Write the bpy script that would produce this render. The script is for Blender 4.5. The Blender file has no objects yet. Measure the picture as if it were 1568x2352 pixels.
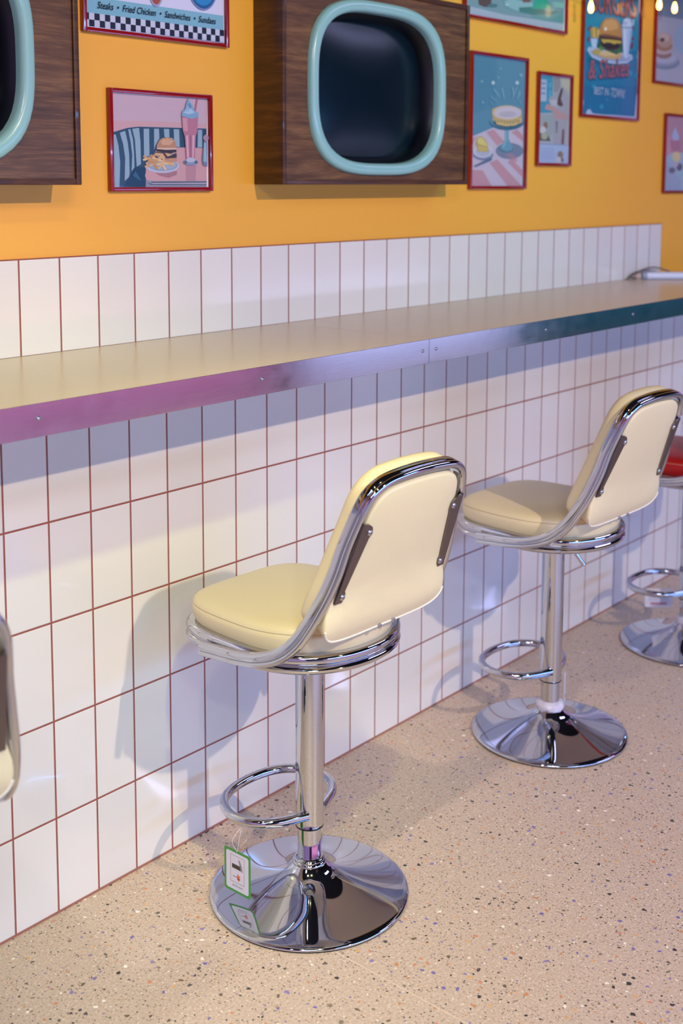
import bpy, bmesh, math, random
from mathutils import Vector, Matrix

# ------------------------------------------------------------------ camera
scene = bpy.context.scene
COL = scene.collection
FPX = 2768.33
cam_d = bpy.data.cameras.new('camera')
cam = bpy.data.objects.new('camera', cam_d)
COL.objects.link(cam)
scene.camera = cam
yaw, pitch, roll = 0.86465, 0.11947, 0.00341
fw = Vector((math.cos(pitch) * math.sin(yaw), math.cos(pitch) * math.cos(yaw), -math.sin(pitch)))
r0 = Vector((math.cos(yaw), -math.sin(yaw), 0))
u0 = r0.cross(fw)
rr = math.cos(roll) * r0 + math.sin(roll) * u0
uu = -math.sin(roll) * r0 + math.cos(roll) * u0
cam.matrix_world = Matrix(((rr.x, uu.x, -fw.x, -1.24466), (rr.y, uu.y, -fw.y, -1.8809), (rr.z, uu.z, -fw.z, 1.45006), (0, 0, 0, 1)))
cam_d.sensor_fit = 'VERTICAL'
cam_d.sensor_height = 36.0
cam_d.sensor_width = 24.0
cam_d.lens = FPX / 2352 * 36.0
cam_d.shift_y = -430.13 / 2352          # the lens was shifted down (verticals stay upright)
cam_d.clip_start = 0.05
cam_d.dof.use_dof = True
cam_d.dof.focus_distance = 2.40
cam_d.dof.aperture_fstop = 3.3

# ------------------------------------------------------------------ light
def lin(c):
    if isinstance(c, str):
        c = tuple(int(c[i:i + 2], 16) for i in (0, 2, 4))
    return tuple(((v / 255) / 12.92 if v / 255 <= 0.04045 else ((v / 255 + 0.055) / 1.055) ** 2.4) for v in c)

world = bpy.data.worlds.new('world')
scene.world = world
world.use_nodes = True
bg = world.node_tree.nodes['Background']
bg.inputs[0].default_value = (0.50, 0.28, 0.62, 1)
bg.inputs[1].default_value = 1.0

def spot(name, pos, target, watts, color, size_deg, blend=0.4, radius=0.04):
    d = bpy.data.lights.new(name, 'SPOT')
    d.energy = watts; d.color = color; d.spot_size = math.radians(size_deg); d.spot_blend = blend
    d.shadow_soft_size = radius
    o = bpy.data.objects.new(name, d); COL.objects.link(o)
    o.location = pos
    o.rotation_euler = (Vector(target) - Vector(pos)).to_track_quat('-Z', 'Y').to_euler()
    return o

spot('spotlight', (0.5, -3.7, 2.92), (1.7, 0.0, 0.4), 325, (1.0, 0.81, 0.58), 80, 0.8, 0.03)
spot('spotlight', (-2.0, -3.7, 2.92), (1.0, 0.0, 0.4), 60, (1.0, 0.92, 0.55), 76, 0.8, 0.03)
spot('spotlight', (-1.0, -1.25, 3.0), (0.75, -0.8, 0.0), 138, (1.0, 0.82, 0.68), 40, 0.8, 0.05)
spot('spotlight', (-1.9, -1.15, 3.0), (-0.25, -0.45, 0.0), 95, (0.85, 0.95, 0.90), 26, 1.0, 0.05)
spot('spotlight', (-0.5, -1.85, 3.0), (0.05, -0.1, 0.35), 112, (0.88, 1.0, 0.28), 44, 0.8, 0.04)
spot('spotlight', (-1.3, -3.2, 3.0), (-0.5, 0.2, 1.7), 80, (1.0, 0.36, 0.08), 36, 0.9, 0.05)
spot('spotlight', (2.7, -1.3, 3.1), (2.2, 0.2, 2.15), 42, (0.10, 1.0, 0.42), 50, 0.9, 0.08)

def area(name, pos, rot, sx, sy, watts, color):
    d = bpy.data.lights.new(name, 'AREA')
    d.shape = 'RECTANGLE'; d.size = sx; d.size_y = sy; d.energy = watts; d.color = color
    o = bpy.data.objects.new(name, d); COL.objects.link(o)
    o.location = pos; o.rotation_euler = rot
    return o
area('ceiling_fill_light', (4.2, -2.6, 3.18), (0, 0, 0), 2.4, 0.5, 46, (0.56, 0.57, 1.0))  # added soft fill from above, no known ceiling fixture
area('ceiling_fill_light', (-2.6, -3.2, 3.18), (0, 0, 0), 2.4, 0.5, 112, (0.60, 0.73, 1.0))
area('wall_fill_light', (1.5, -4.1, 1.35), (math.radians(55), 0, 0), 5.0, 0.1, 89, (0.15, 0.44, 1.0))  # unseen fill lamp, added to brighten the tiled wall and floor
area('reflection_fill_light', (1.6, -4.0, 0.55), (math.radians(-50), 0, 0), 6.0, 0.04, 25, (1.0, 0.44, 0.58))  # added strips, they light the panels mirrored in the metal edging
area('reflection_fill_light', (6.2, -4.0, 0.55), (math.radians(-50), 0, 0), 2.8, 0.04, 20, (0.66, 0.72, 1.0))
area('reflection_fill_light', (10.8, -4.0, 0.55), (math.radians(-50), 0, 0), 6.0, 0.04, 12, (0.05, 0.60, 0.85))

scene.view_settings.view_transform = 'Standard'
scene.view_settings.look = 'None'
scene.view_settings.gamma = 1
scene.view_settings.exposure = 0.0
scene.view_settings.use_curve_mapping = False

# ------------------------------------------------------------------ helpers
def mat(name, color, rough=0.5, metal=0.0, coat=0.0, spec=None, emit=None, estr=0.0, alpha=None):
    m = bpy.data.materials.new(name); m.use_nodes = True
    b = m.node_tree.nodes['Principled BSDF']
    b.inputs['Base Color'].default_value = (*lin(color), 1)
    b.inputs['Roughness'].default_value = rough
    b.inputs['Metallic'].default_value = metal
    b.inputs['Coat Weight'].default_value = coat
    if spec is not None: b.inputs['Specular IOR Level'].default_value = spec
    if emit is not None:
        b.inputs['Emission Color'].default_value = (*lin(emit), 1); b.inputs['Emission Strength'].default_value = estr
    return m
def bsdf(m): return m.node_tree.nodes['Principled BSDF']
class N:
    """tiny node helper"""
    def __init__(s, m): s.t = m.node_tree; s.m = m
    def n(s, kind, **kw):
        o = s.t.nodes.new(kind)
        for k, v in kw.items(): setattr(o, k, v)
        return o
    def set(s, sock, v):
        if hasattr(v, 'is_output') or isinstance(v, bpy.types.NodeSocket): s.t.links.new(v, sock)
        else: sock.default_value = v
    def math(s, op, a, b=None, c=None, clamp=False):
        o = s.n('ShaderNodeMath', operation=op); o.use_clamp = clamp
        s.set(o.inputs[0], a)
        if b is not None: s.set(o.inputs[1], b)
        if c is not None: s.set(o.inputs[2], c)
        return o.outputs[0]
    def mix(s, fac, a, b):
        o = s.n('ShaderNodeMix', data_type='RGBA'); s.set(o.inputs[0], fac); s.set(o.inputs[6], a); s.set(o.inputs[7], b)
        return o.outputs[2]
    def pos(s):
        g = s.n('ShaderNodeNewGeometry'); x = s.n('ShaderNodeSeparateXYZ'); s.t.links.new(g.outputs['Position'], x.inputs[0])
        return g.outputs['Position'], x.outputs
    def bump(s, h, strength=0.3, dist=0.001):
        b = s.n('ShaderNodeBump'); b.inputs['Strength'].default_value = strength; b.inputs['Distance'].default_value = dist
        s.t.links.new(h, b.inputs['Height']); s.t.links.new(b.outputs[0], bsdf(s.m).inputs['Normal'])

def link_mesh(name, me, material, parent=None):
    if material is not None:
        for mm in (material if isinstance(material, (list, tuple)) else [material]): me.materials.append(mm)
    o = bpy.data.objects.new(name, me); COL.objects.link(o)
    if parent is not None: o.parent = parent
    return o
def smooth(me, angle=40):
    for p in me.polygons: p.use_smooth = True
    try: me.set_sharp_from_angle(angle=math.radians(angle))
    except Exception: pass
def from_bm(name, bm, material, parent=None, sm=40, flip=True):
    if flip: bmesh.ops.recalc_face_normals(bm, faces=bm.faces)
    me = bpy.data.meshes.new(name); bm.to_mesh(me); bm.free()
    if sm: smooth(me, sm)
    return link_mesh(name, me, material, parent)
def box_bm(bm, x0, x1, y0, y1, z0, z1, bev=0.0, seg=2):
    t = bmesh.new()
    bmesh.ops.create_cube(t, size=1)
    for v in t.verts:
        v.co = Vector((x0 + (v.co.x + .5) * (x1 - x0), y0 + (v.co.y + .5) * (y1 - y0), z0 + (v.co.z + .5) * (z1 - z0)))
    if bev > 0: bmesh.ops.bevel(t, geom=list(t.edges), offset=bev, segments=seg, affect='EDGES', profile=0.6)
    me = bpy.data.meshes.new('tmp'); t.to_mesh(me); t.free(); bm.from_mesh(me); bpy.data.meshes.remove(me)
    return bm
def box(name, x0, x1, y0, y1, z0, z1, material, parent=None, bev=0.0, seg=2):
    return from_bm(name, box_bm(bmesh.new(), x0, x1, y0, y1, z0, z1, bev, seg), material, parent, 35)
def rings_bm(bm, rings, cap0=True, cap1=True, closed=True):
    vs = [[bm.verts.new(p) for p in r] for r in rings]
    n = len(rings[0])
    for a, b in zip(vs[:-1], vs[1:]):
        for i in range(n if closed else n - 1):
            bm.faces.new((a[i], a[(i + 1) % n], b[(i + 1) % n], b[i]))
    if cap0: bm.faces.new(list(reversed(vs[0])))
    if cap1: bm.faces.new(vs[-1])
    return bm
def lathe(bm, prof, n=64, c=(0, 0, 0), cap0=True, cap1=True):
    rings = [[(c[0] + r * math.cos(2 * math.pi * i / n), c[1] + r * math.sin(2 * math.pi * i / n), c[2] + z) for i in range(n)] for r, z in prof]
    return rings_bm(bm, rings, cap0, cap1)
def catmull(pts, sub=8, closed=False):
    P = [Vector(p) for p in pts]; out = []
    n = len(P)
    rng = range(n if closed else n - 1)
    for i in rng:
        p1, p2 = P[i], P[(i + 1) % n]
        p0 = P[(i - 1) % n] if closed or i > 0 else p1 * 2 - p2
        p3 = P[(i + 2) % n] if closed or i + 2 < n else p2 * 2 - p1
        for k in range(sub):
            t = k / sub
            out.append(0.5 * ((2 * p1) + (p2 - p0) * t + (2 * p0 - 5 * p1 + 4 * p2 - p3) * t * t + (3 * p1 - p0 - 3 * p2 + p3) * t ** 3))
    if not closed: out.append(P[-1])
    return out
def tube(bm, path, r, n=12, closed=False, taper=None):
    P = [Vector(p) for p in path]; m = len(P)
    T = []
    for i in range(m):
        a = P[(i - 1) % m] if closed or i > 0 else P[i]
        b = P[(i + 1) % m] if closed or i + 1 < m else P[i]
        T.append((b - a).normalized())
    ref = Vector((0, 0, 1)) if abs(T[0].z) < 0.9 else Vector((1, 0, 0))
    nrm = T[0].cross(ref).normalized(); rings = []
    for i in range(m):
        nrm = (nrm - T[i] * nrm.dot(T[i])).normalized(); bn = T[i].cross(nrm)
        rings.append([tuple(P[i] + (nrm * math.cos(2 * math.pi * k / n) + bn * math.sin(2 * math.pi * k / n)) * (r if taper is None else taper[i])) for k in range(n)])
    if closed: rings.append(rings[0]); rings_bm(bm, rings, False, False); bmesh.ops.remove_doubles(bm, verts=bm.verts, dist=1e-6)
    else: rings_bm(bm, rings)
    return bm
def tag(o, label=None, cat=None, group=None, kind=None):
    if label: o['label'] = label
    if cat: o['category'] = cat
    if group: o['group'] = group
    if kind: o['kind'] = kind
    return o
def empty(name, loc, rz=0.0):
    o = bpy.data.objects.new(name, None); COL.objects.link(o)
    o.location = loc; o.rotation_euler = (0, 0, rz); o.empty_display_size = 0.1
    return o
def structure(o): o['kind'] = 'structure'; return o
def text_polys(body, width=None, height=None, shear=0.0, bold=0.0, space=1.0):
    """letters as filled outlines: (verts2d, faces), scaled to a width and height, origin at lower left"""
    c = bpy.data.curves.new('lettering', 'FONT'); c.body = body; c.shear = shear; c.offset = bold; c.resolution_u = 3
    c.space_character = space
    o = bpy.data.objects.new('lettering', c)
    me = bpy.data.meshes.new_from_object(o)
    vs = [(v.co.x, v.co.y) for v in me.vertices]; fs = [tuple(p.vertices) for p in me.polygons]
    bpy.data.objects.remove(o); bpy.data.curves.remove(c); bpy.data.meshes.remove(me)
    x0 = min(v[0] for v in vs); x1 = max(v[0] for v in vs); y0 = min(v[1] for v in vs); y1 = max(v[1] for v in vs)
    sx = width / (x1 - x0) if width else 1; sy = height / (y1 - y0) if height else sx
    return [((x - x0) * sx, (y - y0) * sy) for x, y in vs], fs

# ------------------------------------------------------------------ materials
CHROME = mat('chrome', (204, 206, 214), 0.04, 1.0)
n = N(CHROME)
CHROME_W = mat('chrome_worn', (200, 200, 206), 0.12, 1.0)
SCREW = mat('screw_steel', (190, 192, 200), 0.2, 1.0)
BLACK = mat('black_plastic', (18, 18, 20), 0.4)
DARKSLOT = mat('screw_slot', (30, 30, 34), 0.6, 0.5)
STEEL = mat('bracket_steel', (128, 118, 120), 0.32, 1.0)
def vinyl(name, color):
    m = mat(name, color, 0.42, 0, 0.12)
    k = N(m); nz = k.n('ShaderNodeTexNoise'); nz.inputs['Scale'].default_value = 420; nz.inputs['Detail'].default_value = 3
    tc = k.n('ShaderNodeTexCoord'); k.t.links.new(tc.outputs['Object'], nz.inputs['Vector'])
    n2 = k.n('ShaderNodeTexNoise'); n2.inputs['Scale'].default_value = 14; n2.inputs['Detail'].default_value = 2
    k.t.links.new(tc.outputs['Object'], n2.inputs['Vector'])
    h = k.math('ADD', nz.outputs[0], k.math('MULTIPLY', n2.outputs[0], 5.0))
    k.bump(h, 0.16, 0.0012)
    return m
CREAM = vinyl('cream_vinyl', (236, 219, 178))
RED = vinyl('red_vinyl', (176, 6, 10))
PIPING = mat('cream_piping', (240, 230, 214), 0.4)
STITCH = mat('stitch_thread', (196, 184, 150), 0.8)

# glazed wall tile with red-brown grout; the grid is laid on world x / z
def tile_mat(name, xoff, zoff, ht=0.2):
    m = mat(name, (226, 220, 216), 0.14, 0, 0.2); k = N(m)
    P, s = k.pos()
    def line(v, off, pitch, w):
        f = k.math('MODULO', k.math('ADD', k.math('SUBTRACT', v, off), pitch * 100.5), pitch)
        return k.math('ABSOLUTE', k.math('SUBTRACT', f, pitch / 2))          # distance to the joint
    dx = line(s[0], xoff, 0.1, 0); dz = line(s[2], zoff, ht, 0)
    d = k.math('MINIMUM', dx, dz)
    mr = k.n('ShaderNodeMapRange'); k.t.links.new(d, mr.inputs[0])
    mr.inputs[1].default_value = 0.00175; mr.inputs[2].default_value = 0.00235
    mr.inputs[3].default_value = 1.0; mr.inputs[4].default_value = 0.0
    nz = k.n('ShaderNodeTexNoise'); nz.inputs['Scale'].default_value = 260; k.t.links.new(P, nz.inputs['Vector'])
    g = k.mix(nz.outputs[0], (*lin((122, 62, 54)), 1), (*lin((172, 98, 84)), 1))
    # each tile a touch different in tone
    cx = k.math('FLOOR', k.math('MULTIPLY', k.math('SUBTRACT', s[0], xoff), 10.0)); cz = k.math('FLOOR', k.math('DIVIDE', k.math('SUBTRACT', s[2], zoff), ht))
    wn = k.n('ShaderNodeTexWhiteNoise', noise_dimensions='2D'); cv = k.n('ShaderNodeCombineXYZ')
    k.t.links.new(cx, cv.inputs[0]); k.t.links.new(cz, cv.inputs[1]); k.t.links.new(cv.outputs[0], wn.inputs['Vector'])
    tcol = k.mix(wn.outputs[0], (*lin((224, 219, 216)), 1), (*lin((231, 226, 222)), 1))
    col = k.mix(mr.outputs[0], tcol, g)
    k.t.links.new(col, bsdf(m).inputs['Base Color'])
    ro = k.math('ADD', k.math('MULTIPLY', mr.outputs[0], 0.6), 0.13); k.t.links.new(ro, bsdf(m).inputs['Roughness'])
    inv = k.math('SUBTRACT', 1.0, mr.outputs[0])
    edge = k.n('ShaderNodeMapRange'); k.t.links.new(d, edge.inputs[0]); edge.inputs[1].default_value = 0.001; edge.inputs[2].default_value = 0.004
    edge.interpolation_type = 'SMOOTHERSTEP'
    wav = k.n('ShaderNodeTexNoise'); wav.inputs['Scale'].default_value = 9; k.t.links.new(P, wav.inputs['Vector'])
    h = k.math('ADD', edge.outputs[0], k.math('MULTIPLY', wav.outputs[0], 0.5))
    k.bump(h, 0.5, 0.0012)
    return m
TILE_LOW = tile_mat('white_wall_tile_lower', 0.0, -0.002)
TILE_UP = tile_mat('white_wall_tile_upper', 0.1845, 1.0889 - 0.0005)

PAINT = mat('orange_wall_paint', (242, 174, 58), 0.45); k = N(PAINT); P, s = k.pos()
nz = k.n('ShaderNodeTexNoise'); nz.inputs['Scale'].default_value = 160; nz.inputs['Detail'].default_value = 4; k.t.links.new(P, nz.inputs['Vector']); k.bump(nz.outputs[0], 0.12, 0.001)

# terrazzo floor: beige ground, chips of several sizes and colours
def terrazzo():
    m = mat('terrazzo', (208, 182, 158), 0.38, 0, 0.0, 0.4); k = N(m); P, s = k.pos()
    fine = k.n('ShaderNodeTexNoise'); fine.inputs['Scale'].default_value = 190; fine.inputs['Detail'].default_value = 5; k.t.links.new(P, fine.inputs['Vector'])
    big = k.n('ShaderNodeTexNoise'); big.inputs['Scale'].default_value = 5; big.inputs['Detail'].default_value = 3; k.t.links.new(P, big.inputs['Vector'])
    fr = k.n('ShaderNodeMapRange'); k.t.links.new(fine.outputs[0], fr.inputs[0]); fr.inputs[1].default_value = 0.33; fr.inputs[2].default_value = 0.67
    col = k.mix(fr.outputs[0], (*lin((184, 160, 142)), 1), (*lin((211, 190, 172)), 1))
    col = k.mix(k.math('MULTIPLY', big.outputs[0], 0.25), col, (*lin((200, 168, 148)), 1))
    def chips(col, scale, thr, prob, cols, warp, seed):
        wp = k.n('ShaderNodeTexNoise'); wp.inputs['Scale'].default_value = scale * 1.6; wp.inputs['Detail'].default_value = 2; k.t.links.new(P, wp.inputs['Vector'])
        sb = k.n('ShaderNodeVectorMath', operation='SUBTRACT'); k.t.links.new(wp.outputs['Color'], sb.inputs[0]); sb.inputs[1].default_value = (0.5, 0.5, 0.5)
        sc = k.n('ShaderNodeVectorMath', operation='SCALE'); k.t.links.new(sb.outputs[0], sc.inputs[0]); sc.inputs['Scale'].default_value = warp / scale
        ad = k.n('ShaderNodeVectorMath', operation='ADD'); k.t.links.new(P, ad.inputs[0]); k.t.links.new(sc.outputs[0], ad.inputs[1])
        a2 = k.n('ShaderNodeVectorMath', operation='ADD'); k.t.links.new(ad.outputs[0], a2.inputs[0]); a2.inputs[1].default_value = (seed, seed * 1.7, 0)
        v = k.n('ShaderNodeTexVoronoi', voronoi_dimensions='2D'); v.inputs['Scale'].default_value = scale; k.t.links.new(a2.outputs[0], v.inputs['Vector'])
        sp = k.n('ShaderNodeSeparateColor'); k.t.links.new(v.outputs['Color'], sp.inputs[0])
        size = k.math('MULTIPLY', k.math('ADD', k.math('MULTIPLY', sp.outputs[1], 0.8), 0.35), thr)
        inside = k.math('LESS_THAN', v.outputs['Distance'], size)
        on = k.math('MULTIPLY', inside, k.math('LESS_THAN', sp.outputs[0], prob))
        cr = k.n('ShaderNodeValToRGB'); cr.color_ramp.interpolation = 'CONSTANT'; el = cr.color_ramp.elements
        el[0].position = 0; el[0].color = (*lin(cols[0]), 1); el[1].position = 1 / len(cols); el[1].color = (*lin(cols[1]), 1)
        for i, c in enumerate(cols[2:], 2):
            e = el.new(i / len(cols)); e.color = (*lin(c), 1)
        k.t.links.new(sp.outputs[2], cr.inputs[0])
        return k.mix(on, col, cr.outputs[0])
    dark = ['4b4744', '6a6152', '8a7a5e', '3a3a3c', '7a6a58', '8f857a']
    col = chips(col, 200, 0.30, 0.34, ['a08a72', '8c7b68', 'b59c80', 'd9c6b0', '7b6c5e', 'e6d8c6'], 0.5, 3.1)
    col = chips(col, 100, 0.20, 0.38, dark + ['e8dccb', 'd2bfa6', 'c08a5a', '8a7fa8'], 0.6, 7.7)
    col = chips(col, 48, 0.18, 0.40, ['c98a5e', '554f4c', '8b7cae', 'd9a56a', '6c6154', 'f0e6da', '3c3b3d', 'd08a6a', '7a6ea6', '857868'], 0.6, 1.3)
    # joint between two slabs
    jd = k.math('MODULO', k.math('ADD', k.math('SUBTRACT', s[0], 0.366), 120.6), 1.2)
    jd = k.math('ABSOLUTE', k.math('SUBTRACT', jd, 0.6))
    col = k.mix(k.math('LESS_THAN', jd, 0.0009), col, (*lin((222, 200, 178)), 1))
    k.t.links.new(col, bsdf(m).inputs['Base Color'])
    return m
TERRAZZO = terrazzo()

LAMINATE = mat('beige_laminate', (206, 188, 164), 0.26, 0, 0.0, 0.5); k = N(LAMINATE); P, s = k.pos()
nz = k.n('ShaderNodeTexNoise'); nz.inputs['Scale'].default_value = 700; k.t.links.new(P, nz.inputs['Vector'])
k.t.links.new(k.mix(nz.outputs[0], (*lin((208, 190, 164)), 1), (*lin((216, 199, 174)), 1)), bsdf(LAMINATE).inputs['Base Color'])

# stainless edging with fingerprints and long brushing
STRIP = mat('stainless_edging', (190, 188, 196), 0.1, 1.0); k = N(STRIP); P, s = k.pos()
mp = k.n('ShaderNodeMapping'); mp.inputs['Scale'].default_value = (6, 6, 160); k.t.links.new(P, mp.inputs[0])
nz = k.n('ShaderNodeTexNoise'); nz.inputs['Scale'].default_value = 3; nz.inputs['Detail'].default_value = 6; k.t.links.new(mp.outputs[0], nz.inputs['Vector'])
n3 = k.n('ShaderNodeTexNoise'); n3.inputs['Scale'].default_value = 22; n3.inputs['Detail'].default_value = 5; k.t.links.new(P, n3.inputs['Vector'])
k.t.links.new(k.math('ADD', k.math('MULTIPLY', nz.outputs[0], 0.08), k.math('MULTIPLY', n3.outputs[0], 0.14)), bsdf(STRIP).inputs['Roughness'])
k.bump(k.math('ADD', k.math('MULTIPLY', nz.outputs[0], 0.2), n3.outputs[0]), 0.05, 0.002)

def wood(name, c0, c1, c2, grain=(3.0, 3.0, 40.0)):
    m = mat(name, c1, 0.42, 0, 0.1); k = N(m); P, s = k.pos()
    mp = k.n('ShaderNodeMapping'); mp.inputs['Scale'].default_value = grain; k.t.links.new(P, mp.inputs[0])
    a = k.n('ShaderNodeTexNoise'); a.inputs['Scale'].default_value = 1.0; a.inputs['Detail'].default_value = 8; a.inputs['Roughness'].default_value = 0.65; a.inputs['Distortion'].default_value = 0.6
    k.t.links.new(mp.outputs[0], a.inputs['Vector'])
    mp2 = k.n('ShaderNodeMapping'); mp2.inputs['Scale'].default_value = tuple(g * 6 for g in grain); k.t.links.new(P, mp2.inputs[0])
    b = k.n('ShaderNodeTexNoise'); b.inputs['Scale'].default_value = 1.0; b.inputs['Detail'].default_value = 4; k.t.links.new(mp2.outputs[0], b.inputs['Vector'])
    f = k.math('ADD', k.math('MULTIPLY', a.outputs[0], 0.75), k.math('MULTIPLY', b.outputs[0], 0.35))
    cr = k.n('ShaderNodeValToRGB'); el = cr.color_ramp.elements
    el[0].position = 0.38; el[0].color = (*lin(c0), 1); el[1].position = 0.72; el[1].color = (*lin(c2), 1); e = el.new(0.55); e.color = (*lin(c1), 1)
    k.t.links.new(f, cr.inputs[0]); k.t.links.new(cr.outputs[0], bsdf(m).inputs['Base Color']); k.bump(f, 0.2, 0.001)
    return m
WALNUT = wood('walnut_face', (64, 38, 18), (98, 64, 34), (134, 94, 54))
WALNUT_D = wood('walnut_side', (46, 22, 6), (70, 38, 12), (104, 62, 22))
MINT = mat('mint_enamel', (146, 196, 196), 0.28, 0, 0.3)
SCREEN = mat('screen_glass', (3, 22, 34), 0.25, 0, 0.0, 0.35)
SCREEN_RIM = mat('screen_surround', (7, 10, 22), 0.35)
FRAME_RED = mat('red_frame_lacquer', (142, 6, 14), 0.2, 0, 0.5)
CARD = mat('white_card', (222, 220, 232), 0.6)
_pm = {}
def paint(hexc):
    if hexc not in _pm: _pm[hexc] = mat('print_' + hexc, hexc, 0.34, 0, 0.25)
    return _pm[hexc]

# ------------------------------------------------------------------ painted prints
ART = {}
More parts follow.
